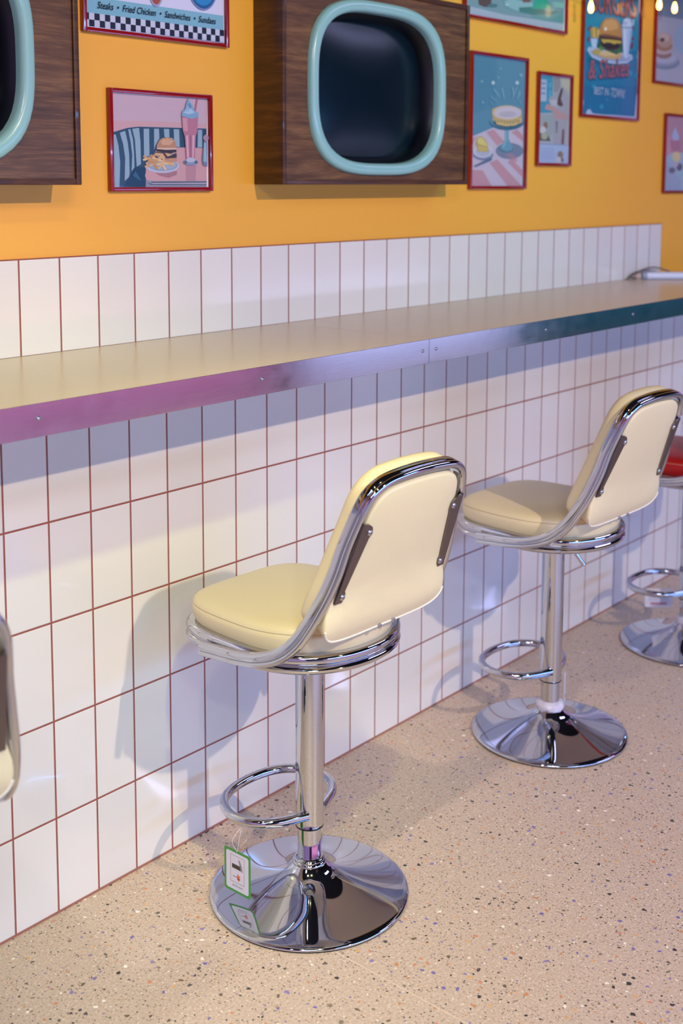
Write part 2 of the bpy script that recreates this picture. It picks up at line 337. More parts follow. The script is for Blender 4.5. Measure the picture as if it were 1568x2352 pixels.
# painting colours are sRGB hex; every shape is a flat patch of paint in 0..1 print coordinates
ART['diner'] = [
 ('c3a9b8', [(0.0, 0.992),(0.997, 0.999),(0.983, 0.003),(0.0, 0.001)]),
 ('b9a4b2', [(0.0, 0.704),(0.311, 0.706),(0.986, 0.72),(0.986, 0.699),(0.0, 0.646)]),
 ('c9a0a6', [(0.0, 0.7),(0.387, 0.716),(0.986, 0.718),(0.985, 0.674),(0.31, 0.654),(0.001, 0.579)]),
 ('2f4a63', [(0.001, 0.576),(0.161, 0.634),(0.273, 0.652),(0.707, 0.66),(0.985, 0.665),(0.983, 0.445),(0.664, 0.442),(0.646, 0.319),(0.335, 0.24),(0.331, 0.004),(0.0, 0.005)]),
 ('8fa9bb', [(0.0, 0.556),(0.044, 0.558),(0.067, 0.449),(0.082, 0.267),(0.07, 0.005),(0.0, 0.005)]),
 ('8fa9bb', [(0.084, 0.579),(0.135, 0.601),(0.159, 0.476),(0.171, 0.349),(0.172, 0.149),(0.164, 0.109),(0.123, 0.069),(0.131, 0.316),(0.114, 0.458)]),
 ('8fa9bb', [(0.165, 0.619),(0.187, 0.62),(0.211, 0.509),(0.22, 0.35),(0.22, 0.214),(0.191, 0.17),(0.201, 0.349),(0.188, 0.477)]),
 ('8fa9bb', [(0.205, 0.625),(0.273, 0.64),(0.285, 0.48),(0.286, 0.251),(0.244, 0.222),(0.235, 0.399),(0.23, 0.51)]),
 ('8fa9bb', [(0.319, 0.632),(0.374, 0.635),(0.374, 0.338),(0.319, 0.332)]),
 ('8fa9bb', [(0.424, 0.637),(0.474, 0.64),(0.478, 0.536),(0.437, 0.461),(0.422, 0.404)]),
 ('8fa9bb', [(0.525, 0.64),(0.581, 0.641),(0.582, 0.544),(0.531, 0.55)]),
 ('8fa9bb', [(0.628, 0.642),(0.686, 0.643),(0.69, 0.449),(0.656, 0.448),(0.631, 0.517)]),
 ('8fa9bb', [(0.889, 0.649),(0.935, 0.648),(0.937, 0.451),(0.883, 0.449)]),
 ('1d3a56', [(0.229, 0.214),(0.334, 0.224),(0.331, 0.004),(0.107, 0.005)]),
 ('35607c', [(0.228, 0.174),(0.29, 0.069),(0.257, 0.086),(0.205, 0.125)]),
 ('c99a9e', [(0.66, 0.442),(0.983, 0.445),(0.98, 0.071),(0.378, 0.068),(0.34, 0.078),(0.324, 0.126),(0.342, 0.2),(0.396, 0.249)]),
 ('a6757f', [(0.38, 0.2),(0.661, 0.178),(0.652, 0.137),(0.565, 0.103),(0.471, 0.127)]),
 ('8d8f9f', [(0.332, 0.086),(0.378, 0.068),(0.98, 0.071),(0.979, 0.004),(0.339, 0.006)]),
 ('4a4a5c', [(0.381, 0.061),(0.98, 0.064),(0.979, 0.052),(0.389, 0.049)]),
 ('54546a', [(0.336, 0.057),(0.377, 0.041),(0.979, 0.037),(0.979, 0.029),(0.377, 0.028)]),
 ('c2bccb', [(0.389, 0.047),(0.979, 0.051),(0.979, 0.04),(0.393, 0.039)]),
 ('b58791', [(0.75, 0.255),(0.865, 0.248),(0.855, 0.071),(0.752, 0.071)]),
 ('b9bcd0', [(0.682, 0.237),(0.67, 0.21),(0.639, 0.186),(0.591, 0.168),(0.533, 0.158),(0.472, 0.157),(0.415, 0.166),(0.37, 0.183),(0.34, 0.205),(0.331, 0.231),(0.341, 0.258),(0.371, 0.282),(0.418, 0.3),(0.474, 0.31),(0.535, 0.312),(0.593, 0.304),(0.64, 0.287),(0.671, 0.264)]),
 ('8ba0b8', [(0.665, 0.245),(0.656, 0.223),(0.628, 0.203),(0.586, 0.188),(0.534, 0.18),(0.48, 0.179),(0.429, 0.186),(0.389, 0.2),(0.362, 0.219),(0.354, 0.24),(0.363, 0.262),(0.39, 0.281),(0.431, 0.296),(0.481, 0.305),(0.536, 0.306),(0.587, 0.299),(0.629, 0.286),(0.656, 0.267)]),
 ('9aaabf', [(0.65, 0.249),(0.641, 0.231),(0.616, 0.215),(0.578, 0.203),(0.531, 0.197),(0.483, 0.196),(0.437, 0.201),(0.401, 0.212),(0.377, 0.227),(0.369, 0.244),(0.377, 0.261),(0.401, 0.277),(0.438, 0.289),(0.484, 0.296),(0.533, 0.297),(0.579, 0.292),(0.617, 0.281),(0.641, 0.266)]),
 ('a98170', [(0.416, 0.355),(0.452, 0.429),(0.652, 0.427),(0.659, 0.344),(0.646, 0.286),(0.536, 0.276)]),
 ('3b2c33', [(0.444, 0.421),(0.537, 0.411),(0.654, 0.423),(0.651, 0.39),(0.56, 0.375),(0.444, 0.392)]),
 ('46343a', [(0.432, 0.384),(0.521, 0.382),(0.608, 0.384),(0.655, 0.369),(0.651, 0.328),(0.56, 0.315),(0.436, 0.364)]),
 ('d2a46c', [(0.529, 0.378),(0.604, 0.368),(0.56, 0.336)]),
 ('b8a1a8', [(0.56, 0.342),(0.615, 0.38),(0.648, 0.385),(0.583, 0.347)]),
 ('c08d6e', [(0.658, 0.299),(0.655, 0.29),(0.644, 0.283),(0.628, 0.277),(0.609, 0.273),(0.588, 0.273),(0.569, 0.276),(0.553, 0.281),(0.543, 0.288),(0.54, 0.296),(0.543, 0.305),(0.554, 0.313),(0.569, 0.318),(0.589, 0.322),(0.609, 0.322),(0.629, 0.319),(0.644, 0.314),(0.655, 0.307)]),
 ('b78666', [(0.443, 0.421),(0.449, 0.47),(0.476, 0.519),(0.515, 0.543),(0.57, 0.549),(0.618, 0.537),(0.645, 0.493),(0.657, 0.423),(0.553, 0.412)]),
 ('cda080', [(0.484, 0.503),(0.523, 0.531),(0.586, 0.533),(0.617, 0.5),(0.585, 0.466),(0.507, 0.463)]),
 ('d8bda8', [(0.452, 0.429),(0.652, 0.435),(0.654, 0.419),(0.553, 0.413),(0.448, 0.417)]),
 ('c99a68', [(0.303, 0.33),(0.405, 0.263),(0.418, 0.284),(0.315, 0.35)]),
 ('e0bc92', [(0.308, 0.284),(0.385, 0.31),(0.378, 0.333),(0.302, 0.307)]),
 ('d4aa7c', [(0.327, 0.208),(0.43, 0.25),(0.423, 0.273),(0.319, 0.23)]),
 ('bd8d5f', [(0.348, 0.269),(0.509, 0.23),(0.514, 0.255),(0.353, 0.292)]),
 ('bd8d5f', [(0.372, 0.347),(0.417, 0.267),(0.437, 0.28),(0.392, 0.361)]),
 ('c99a68', [(0.401, 0.352),(0.423, 0.247),(0.445, 0.253),(0.424, 0.358)]),
 ('d4aa7c', [(0.427, 0.351),(0.512, 0.345),(0.514, 0.37),(0.429, 0.375)]),
 ('d4aa7c', [(0.46, 0.268),(0.507, 0.351),(0.488, 0.363),(0.44, 0.28)]),
 ('d4aa7c', [(0.461, 0.303),(0.531, 0.325),(0.525, 0.349),(0.455, 0.327)]),
 ('bd8d5f', [(0.403, 0.231),(0.449, 0.191),(0.464, 0.21),(0.418, 0.251)]),
 ('e0bc92', [(0.444, 0.237),(0.537, 0.256),(0.533, 0.28),(0.44, 0.261)]),
 ('d4aa7c', [(0.466, 0.194),(0.506, 0.252),(0.487, 0.266),(0.447, 0.208)]),
 ('c99a68', [(0.507, 0.281),(0.609, 0.233),(0.619, 0.256),(0.517, 0.303)]),
 ('e0bc92', [(0.519, 0.247),(0.622, 0.249),(0.622, 0.273),(0.52, 0.271)]),
 ('e0bc92', [(0.494, 0.236),(0.524, 0.183),(0.544, 0.196),(0.514, 0.249)]),
 ('c99a68', [(0.374, 0.231),(0.344, 0.279),(0.325, 0.265),(0.355, 0.217)]),
 ('d4aa7c', [(0.555, 0.257),(0.618, 0.232),(0.626, 0.256),(0.563, 0.28)]),
 ('e0bc92', [(0.393, 0.311),(0.5, 0.272),(0.508, 0.295),(0.401, 0.334)]),
 ('c99a68', [(0.341, 0.301),(0.455, 0.279),(0.46, 0.303),(0.345, 0.324)]),
 ('d4aa7c', [(0.494, 0.346),(0.508, 0.273),(0.531, 0.278),(0.517, 0.352)]),
 ('e3c5a6', [(0.6, 0.508),(0.597, 0.505),(0.591, 0.505),(0.589, 0.507),(0.592, 0.51),(0.597, 0.511)]),
 ('e3c5a6', [(0.596, 0.534),(0.593, 0.531),(0.588, 0.531),(0.585, 0.533),(0.588, 0.536),(0.593, 0.537)]),
 ('e3c5a6', [(0.53, 0.513),(0.528, 0.51),(0.522, 0.51),(0.519, 0.513),(0.522, 0.515),(0.528, 0.515)]),
 ('e3c5a6', [(0.587, 0.505),(0.584, 0.502),(0.578, 0.502),(0.576, 0.505),(0.579, 0.508),(0.584, 0.508)]),
 ('e3c5a6', [(0.607, 0.539),(0.604, 0.536),(0.599, 0.536),(0.596, 0.538),(0.599, 0.541),(0.604, 0.542)]),
 ('e3c5a6', [(0.57, 0.513),(0.567, 0.51),(0.562, 0.509),(0.559, 0.512),(0.562, 0.515),(0.567, 0.515)]),
 ('e3c5a6', [(0.557, 0.533),(0.554, 0.53),(0.549, 0.53),(0.546, 0.533),(0.549, 0.536),(0.554, 0.536)]),
 ('e3c5a6', [(0.552, 0.537),(0.55, 0.534),(0.544, 0.533),(0.542, 0.536),(0.544, 0.539),(0.55, 0.539)]),
 ('e3c5a6', [(0.614, 0.506),(0.611, 0.503),(0.606, 0.503),(0.603, 0.505),(0.606, 0.508),(0.611, 0.509)]),
 ('e3c5a6', [(0.562, 0.528),(0.56, 0.525),(0.554, 0.525),(0.551, 0.527),(0.554, 0.53),(0.56, 0.531)]),
 ('e3c5a6', [(0.611, 0.518),(0.608, 0.515),(0.602, 0.515),(0.6, 0.517),(0.602, 0.52),(0.608, 0.521)]),
 ('e3c5a6', [(0.607, 0.506),(0.604, 0.503),(0.599, 0.503),(0.596, 0.506),(0.599, 0.509),(0.604, 0.509)]),
 ('e3c5a6', [(0.557, 0.523),(0.554, 0.52),(0.549, 0.52),(0.546, 0.522),(0.549, 0.525),(0.554, 0.526)]),
 ('e3c5a6', [(0.569, 0.522),(0.566, 0.519),(0.561, 0.519),(0.558, 0.522),(0.561, 0.525),(0.566, 0.525)]),
 ('e3c5a6', [(0.511, 0.526),(0.508, 0.523),(0.503, 0.522),(0.5, 0.525),(0.503, 0.528),(0.508, 0.528)]),
 ('e3c5a6', [(0.598, 0.54),(0.595, 0.537),(0.589, 0.537),(0.587, 0.54),(0.59, 0.543),(0.595, 0.543)]),
 ('c2748a', [(0.873, 0.988),(0.889, 0.987),(0.863, 0.852),(0.85, 0.851)]),
 ('b3768a', [(0.708, 0.785),(0.885, 0.795),(0.875, 0.635),(0.856, 0.567),(0.845, 0.323),(0.751, 0.321),(0.738, 0.563),(0.718, 0.628)]),
 ('c795a4', [(0.716, 0.769),(0.764, 0.771),(0.771, 0.63),(0.738, 0.621),(0.721, 0.645)]),
 ('d2a6b4', [(0.75, 0.58),(0.774, 0.581),(0.78, 0.331),(0.759, 0.33)]),
 ('a0607a', [(0.79, 0.581),(0.807, 0.582),(0.804, 0.331),(0.793, 0.331)]),
 ('d2a6b4', [(0.819, 0.582),(0.844, 0.584),(0.831, 0.332),(0.816, 0.331)]),
 ('8493ad', [(0.88, 0.282),(0.875, 0.27),(0.861, 0.259),(0.839, 0.251),(0.813, 0.246),(0.785, 0.246),(0.759, 0.25),(0.738, 0.257),(0.725, 0.267),(0.72, 0.279),(0.725, 0.291),(0.739, 0.302),(0.76, 0.31),(0.786, 0.315),(0.814, 0.315),(0.84, 0.312),(0.861, 0.305),(0.875, 0.294)]),
 ('b4b8cc', [(0.849, 0.307),(0.846, 0.298),(0.837, 0.289),(0.823, 0.283),(0.807, 0.28),(0.789, 0.279),(0.773, 0.282),(0.759, 0.288),(0.751, 0.296),(0.748, 0.305),(0.751, 0.314),(0.76, 0.322),(0.773, 0.328),(0.789, 0.332),(0.807, 0.332),(0.824, 0.33),(0.837, 0.324),(0.846, 0.316)]),
 ('5b5f7c', [(0.76, 0.28),(0.757, 0.27),(0.748, 0.264),(0.737, 0.263),(0.728, 0.269),(0.725, 0.279),(0.728, 0.289),(0.737, 0.295),(0.748, 0.296),(0.757, 0.29)]),
 ('5b5f7c', [(0.875, 0.282),(0.871, 0.272),(0.862, 0.266),(0.851, 0.265),(0.842, 0.272),(0.839, 0.282),(0.842, 0.291),(0.851, 0.298),(0.863, 0.298),(0.871, 0.292)]),
 ('7fa3c4', [(0.704, 0.793),(0.713, 0.843),(0.741, 0.869),(0.758, 0.937),(0.779, 0.987),(0.802, 0.948),(0.839, 0.884),(0.846, 0.855),(0.887, 0.837),(0.887, 0.791),(0.821, 0.766),(0.764, 0.775)]),
 ('a7c3da', [(0.725, 0.827),(0.782, 0.88),(0.822, 0.866),(0.846, 0.834),(0.781, 0.814)]),
 ('5f86aa', [(0.766, 0.912),(0.794, 0.939),(0.814, 0.899),(0.782, 0.876)]),
 ('93b4d0', [(0.741, 0.844),(0.782, 0.921),(0.793, 0.848)]),
 ('6d7fa0', [(0.942, 0.52),(0.982, 0.522),(0.981, 0.235),(0.939, 0.241),(0.923, 0.3)]),
 ('a48ba2', [(0.999, 0.56),(0.997, 0.548),(0.992, 0.537),(0.983, 0.529),(0.973, 0.524),(0.962, 0.524),(0.951, 0.528),(0.943, 0.536),(0.938, 0.546),(0.936, 0.558),(0.938, 0.57),(0.943, 0.581),(0.952, 0.589),(0.962, 0.594),(0.973, 0.595),(0.983, 0.591),(0.992, 0.583),(0.998, 0.572)]),
 ('95b5c8', [(0.946, 0.503),(0.967, 0.504),(0.973, 0.284),(0.94, 0.292)]),
]
ART['cake'] = [
 ('5c8aa5', [(0.003, 1.0),(1.0, 1.0),(1.0, 0.0),(0.0, 0.0)]),
 ('5384a0', [(0.016, 1.0),(0.449, 1.0),(0.438, 0.618),(0.021, 0.546)]),
 ('c3b5c9', [(0.014, 0.376),(0.404, 0.455),(0.977, 0.488),(0.989, 0.0),(0.0, 0.0)]),
 ('bf909e', [(0.275, 0.417),(0.411, 0.443),(0.62, 0.349),(0.48, 0.317)]),
 ('bf909e', [(0.745, 0.428),(0.861, 0.455),(0.981, 0.404),(0.984, 0.356)]),
 ('bf909e', [(0.021, 0.365),(0.107, 0.384),(0.043, 0.32)]),
 ('bf909e', [(0.347, 0.181),(0.485, 0.211),(0.974, 0.0),(0.695, 0.0)]),
 ('bf909e', [(0.685, 0.19),(0.77, 0.215),(0.996, 0.121),(0.992, 0.066)]),
 ('bf909e', [(0.01, 0.126),(0.226, 0.122),(0.397, 0.0),(0.0, 0.0)]),
 ('bf909e', [(0.625, 0.248),(0.768, 0.256),(0.888, 0.204),(0.772, 0.185)]),
 ('76819c', [(0.988, 0.284),(0.972, 0.261),(0.926, 0.24),(0.854, 0.224),(0.766, 0.216),(0.673, 0.215),(0.587, 0.221),(0.516, 0.235),(0.47, 0.254),(0.454, 0.275),(0.468, 0.298),(0.512, 0.317),(0.581, 0.333),(0.667, 0.343),(0.76, 0.344),(0.848, 0.338),(0.921, 0.325),(0.97, 0.306)]),
 ('9e7f93', [(0.625, 0.248),(0.753, 0.262),(0.872, 0.228),(0.77, 0.215)]),
 ('4d7288', [(0.795, 0.296),(0.788, 0.286),(0.764, 0.278),(0.728, 0.271),(0.683, 0.267),(0.636, 0.267),(0.591, 0.269),(0.555, 0.275),(0.532, 0.282),(0.523, 0.291),(0.531, 0.3),(0.554, 0.309),(0.589, 0.315),(0.633, 0.319),(0.681, 0.32),(0.725, 0.317),(0.762, 0.312),(0.787, 0.304)]),
 ('6a97b0', [(0.615, 0.454),(0.693, 0.456),(0.697, 0.374),(0.78, 0.31),(0.767, 0.286),(0.659, 0.273),(0.552, 0.288),(0.55, 0.312),(0.626, 0.372)]),
 ('87aec3', [(0.632, 0.449),(0.655, 0.449),(0.662, 0.367),(0.608, 0.301),(0.579, 0.306),(0.636, 0.372)]),
 ('3f6982', [(0.998, 0.518),(0.978, 0.494),(0.919, 0.472),(0.828, 0.454),(0.717, 0.443),(0.6, 0.44),(0.492, 0.445),(0.404, 0.458),(0.346, 0.476),(0.326, 0.499),(0.345, 0.522),(0.4, 0.543),(0.486, 0.561),(0.594, 0.572),(0.71, 0.577),(0.822, 0.572),(0.914, 0.56),(0.975, 0.541)]),
 ('5f8ba4', [(0.99, 0.527),(0.97, 0.506),(0.912, 0.486),(0.823, 0.471),(0.715, 0.461),(0.601, 0.458),(0.494, 0.462),(0.408, 0.472),(0.352, 0.488),(0.332, 0.507),(0.351, 0.528),(0.405, 0.547),(0.49, 0.562),(0.595, 0.573),(0.709, 0.577),(0.818, 0.573),(0.908, 0.563),(0.968, 0.547)]),
 ('2f5670', [(0.946, 0.511),(0.93, 0.496),(0.882, 0.482),(0.809, 0.471),(0.719, 0.463),(0.624, 0.461),(0.536, 0.463),(0.465, 0.471),(0.419, 0.482),(0.402, 0.495),(0.417, 0.509),(0.463, 0.523),(0.533, 0.534),(0.621, 0.542),(0.715, 0.545),(0.805, 0.543),(0.879, 0.536),(0.928, 0.525)]),
 ('b89a6e', [(0.371, 0.581),(0.383, 0.604),(0.926, 0.618),(0.943, 0.576),(0.939, 0.511),(0.815, 0.483),(0.643, 0.47),(0.472, 0.479),(0.387, 0.523)]),
 ('cfb27e', [(0.387, 0.523),(0.944, 0.546),(0.934, 0.51),(0.815, 0.484),(0.642, 0.473),(0.486, 0.483)]),
 ('d0b083', [(0.939, 0.588),(0.922, 0.568),(0.872, 0.549),(0.795, 0.533),(0.701, 0.523),(0.602, 0.52),(0.51, 0.524),(0.435, 0.535),(0.386, 0.55),(0.368, 0.569),(0.384, 0.589),(0.432, 0.608),(0.505, 0.623),(0.597, 0.633),(0.696, 0.637),(0.79, 0.633),(0.868, 0.623),(0.92, 0.607)]),
 ('c8bccb', [(0.93, 0.588),(0.915, 0.57),(0.869, 0.553),(0.799, 0.54),(0.714, 0.531),(0.623, 0.528),(0.539, 0.532),(0.471, 0.541),(0.426, 0.554),(0.41, 0.57),(0.424, 0.588),(0.468, 0.604),(0.535, 0.617),(0.619, 0.626),(0.709, 0.63),(0.795, 0.627),(0.866, 0.618),(0.913, 0.605)]),
 ('b9abba', [(0.84, 0.573),(0.83, 0.565),(0.8, 0.556),(0.754, 0.55),(0.698, 0.545),(0.638, 0.543),(0.582, 0.544),(0.537, 0.548),(0.507, 0.554),(0.497, 0.562),(0.507, 0.57),(0.535, 0.578),(0.58, 0.585),(0.636, 0.589),(0.695, 0.591),(0.752, 0.591),(0.798, 0.587),(0.829, 0.581)]),
 ('a3a3c0', [(0.409, 0.269),(0.399, 0.249),(0.366, 0.231),(0.316, 0.217),(0.255, 0.21),(0.189, 0.209),(0.128, 0.215),(0.079, 0.227),(0.046, 0.244),(0.034, 0.263),(0.045, 0.283),(0.076, 0.3),(0.124, 0.314),(0.185, 0.322),(0.25, 0.323),(0.312, 0.317),(0.363, 0.305),(0.397, 0.288)]),
 ('7d86a6', [(0.413, 0.243),(0.403, 0.228),(0.371, 0.215),(0.321, 0.205),(0.261, 0.199),(0.197, 0.199),(0.138, 0.203),(0.089, 0.212),(0.057, 0.224),(0.046, 0.238),(0.056, 0.252),(0.087, 0.265),(0.135, 0.275),(0.194, 0.28),(0.258, 0.281),(0.318, 0.277),(0.368, 0.269),(0.401, 0.257)]),
 ('c6c2d6', [(0.401, 0.274),(0.39, 0.256),(0.359, 0.239),(0.311, 0.227),(0.253, 0.22),(0.19, 0.219),(0.132, 0.225),(0.084, 0.236),(0.053, 0.251),(0.042, 0.269),(0.052, 0.287),(0.082, 0.303),(0.128, 0.316),(0.186, 0.323),(0.248, 0.324),(0.308, 0.319),(0.356, 0.308),(0.389, 0.292)]),
 ('aeb0c8', [(0.359, 0.268),(0.352, 0.255),(0.328, 0.243),(0.292, 0.234),(0.247, 0.229),(0.2, 0.228),(0.156, 0.232),(0.12, 0.24),(0.096, 0.251),(0.088, 0.264),(0.095, 0.277),(0.118, 0.289),(0.153, 0.298),(0.197, 0.303),(0.244, 0.304),(0.289, 0.3),(0.326, 0.292),(0.35, 0.281)]),
 ('b6a064', [(0.089, 0.321),(0.101, 0.355),(0.134, 0.379),(0.201, 0.38),(0.257, 0.359),(0.313, 0.314),(0.322, 0.264),(0.125, 0.264)]),
 ('d9c47c', [(0.108, 0.344),(0.148, 0.374),(0.215, 0.369),(0.314, 0.308),(0.136, 0.322)]),
 ('c8b06a', [(0.116, 0.31),(0.314, 0.302),(0.315, 0.27),(0.138, 0.27)]),
 ('5f6f8e', [(0.062, 0.155),(0.345, 0.221),(0.4, 0.216),(0.373, 0.198),(0.083, 0.144)]),
 ('b9cbd6', [(0.415, 0.801),(0.409, 0.792),(0.393, 0.786),(0.372, 0.785),(0.355, 0.79),(0.349, 0.798),(0.355, 0.807),(0.371, 0.813),(0.391, 0.814),(0.408, 0.809)]),
 ('b9cbd6', [(0.869, 0.823),(0.863, 0.814),(0.846, 0.807),(0.824, 0.806),(0.807, 0.811),(0.8, 0.819),(0.806, 0.829),(0.823, 0.835),(0.845, 0.836),(0.862, 0.831)]),
 ('86abc0', [(0.199, 0.802),(0.195, 0.796),(0.184, 0.791),(0.171, 0.791),(0.16, 0.794),(0.156, 0.8),(0.16, 0.807),(0.17, 0.811),(0.184, 0.812),(0.195, 0.808)]),
 ('86abc0', [(0.537, 0.917),(0.534, 0.911),(0.525, 0.908),(0.515, 0.907),(0.506, 0.91),(0.503, 0.915),(0.506, 0.92),(0.514, 0.924),(0.525, 0.924),(0.533, 0.922)]),
 ('86abc0', [(0.494, 0.845),(0.491, 0.84),(0.482, 0.836),(0.472, 0.836),(0.464, 0.839),(0.46, 0.844),(0.463, 0.849),(0.471, 0.852),(0.482, 0.853),(0.49, 0.85)]),
 ('86abc0', [(0.941, 0.885),(0.936, 0.877),(0.922, 0.871),(0.903, 0.871),(0.889, 0.875),(0.883, 0.882),(0.888, 0.891),(0.902, 0.896),(0.92, 0.897),(0.935, 0.893)]),
 ('86abc0', [(0.897, 0.889),(0.894, 0.884),(0.887, 0.881),(0.878, 0.881),(0.871, 0.883),(0.868, 0.887),(0.87, 0.892),(0.877, 0.895),(0.886, 0.896),(0.894, 0.893)]),
 ('86abc0', [(0.216, 0.644),(0.213, 0.638),(0.204, 0.634),(0.192, 0.634),(0.182, 0.637),(0.178, 0.642),(0.182, 0.648),(0.191, 0.652),(0.203, 0.652),(0.212, 0.649)]),
 ('7fa6bb', [(0.469, 0.655),(0.353, 0.696),(0.337, 0.688),(0.461, 0.651)]),
 ('7fa6bb', [(0.505, 0.697),(0.404, 0.758),(0.377, 0.75),(0.491, 0.693)]),
 ('7fa6bb', [(0.598, 0.688),(0.56, 0.769),(0.527, 0.764),(0.581, 0.686)]),
 ('7fa6bb', [(0.785, 0.713),(0.762, 0.784),(0.723, 0.779),(0.765, 0.711)]),
 ('7fa6bb', [(0.851, 0.691),(0.909, 0.757),(0.869, 0.76),(0.831, 0.692)]),
 ('7fa6bb', [(0.4, 0.629),(0.333, 0.657),(0.32, 0.651),(0.393, 0.626)]),
 ('7fa6bb', [(0.738, 0.686),(0.84, 0.784),(0.818, 0.787),(0.727, 0.688)]),
 ('7fa6bb', [(0.928, 0.661),(0.887, 0.679),(0.87, 0.672),(0.919, 0.657)]),
 ('a8946c', [(0.457, 0.509),(0.454, 0.499),(0.444, 0.494),(0.434, 0.498),(0.429, 0.509),(0.433, 0.519),(0.443, 0.524),(0.453, 0.52)]),
 ('a8946c', [(0.51, 0.511),(0.507, 0.5),(0.497, 0.495),(0.487, 0.5),(0.482, 0.51),(0.486, 0.521),(0.496, 0.526),(0.506, 0.522)]),
 ('a8946c', [(0.564, 0.513),(0.56, 0.502),(0.55, 0.497),(0.54, 0.501),(0.536, 0.512),(0.539, 0.523),(0.549, 0.527),(0.559, 0.523)]),
 ('a8946c', [(0.618, 0.506),(0.614, 0.495),(0.605, 0.49),(0.594, 0.495),(0.59, 0.505),(0.593, 0.516),(0.603, 0.521),(0.613, 0.516)]),
 ('a8946c', [(0.672, 0.508),(0.669, 0.497),(0.659, 0.492),(0.648, 0.496),(0.644, 0.507),(0.647, 0.517),(0.657, 0.522),(0.668, 0.518)]),
 ('a8946c', [(0.727, 0.509),(0.723, 0.498),(0.713, 0.493),(0.703, 0.498),(0.698, 0.508),(0.702, 0.519),(0.712, 0.524),(0.722, 0.52)]),
 ('a8946c', [(0.782, 0.511),(0.778, 0.5),(0.768, 0.495),(0.758, 0.499),(0.753, 0.51),(0.757, 0.521),(0.767, 0.526),(0.777, 0.522)]),
 ('a8946c', [(0.837, 0.521),(0.833, 0.51),(0.823, 0.505),(0.812, 0.509),(0.808, 0.52),(0.811, 0.531),(0.821, 0.536),(0.832, 0.531)]),
 ('a8946c', [(0.892, 0.522),(0.889, 0.511),(0.878, 0.506),(0.868, 0.511),(0.863, 0.521),(0.867, 0.532),(0.877, 0.537),(0.887, 0.533)]),
]
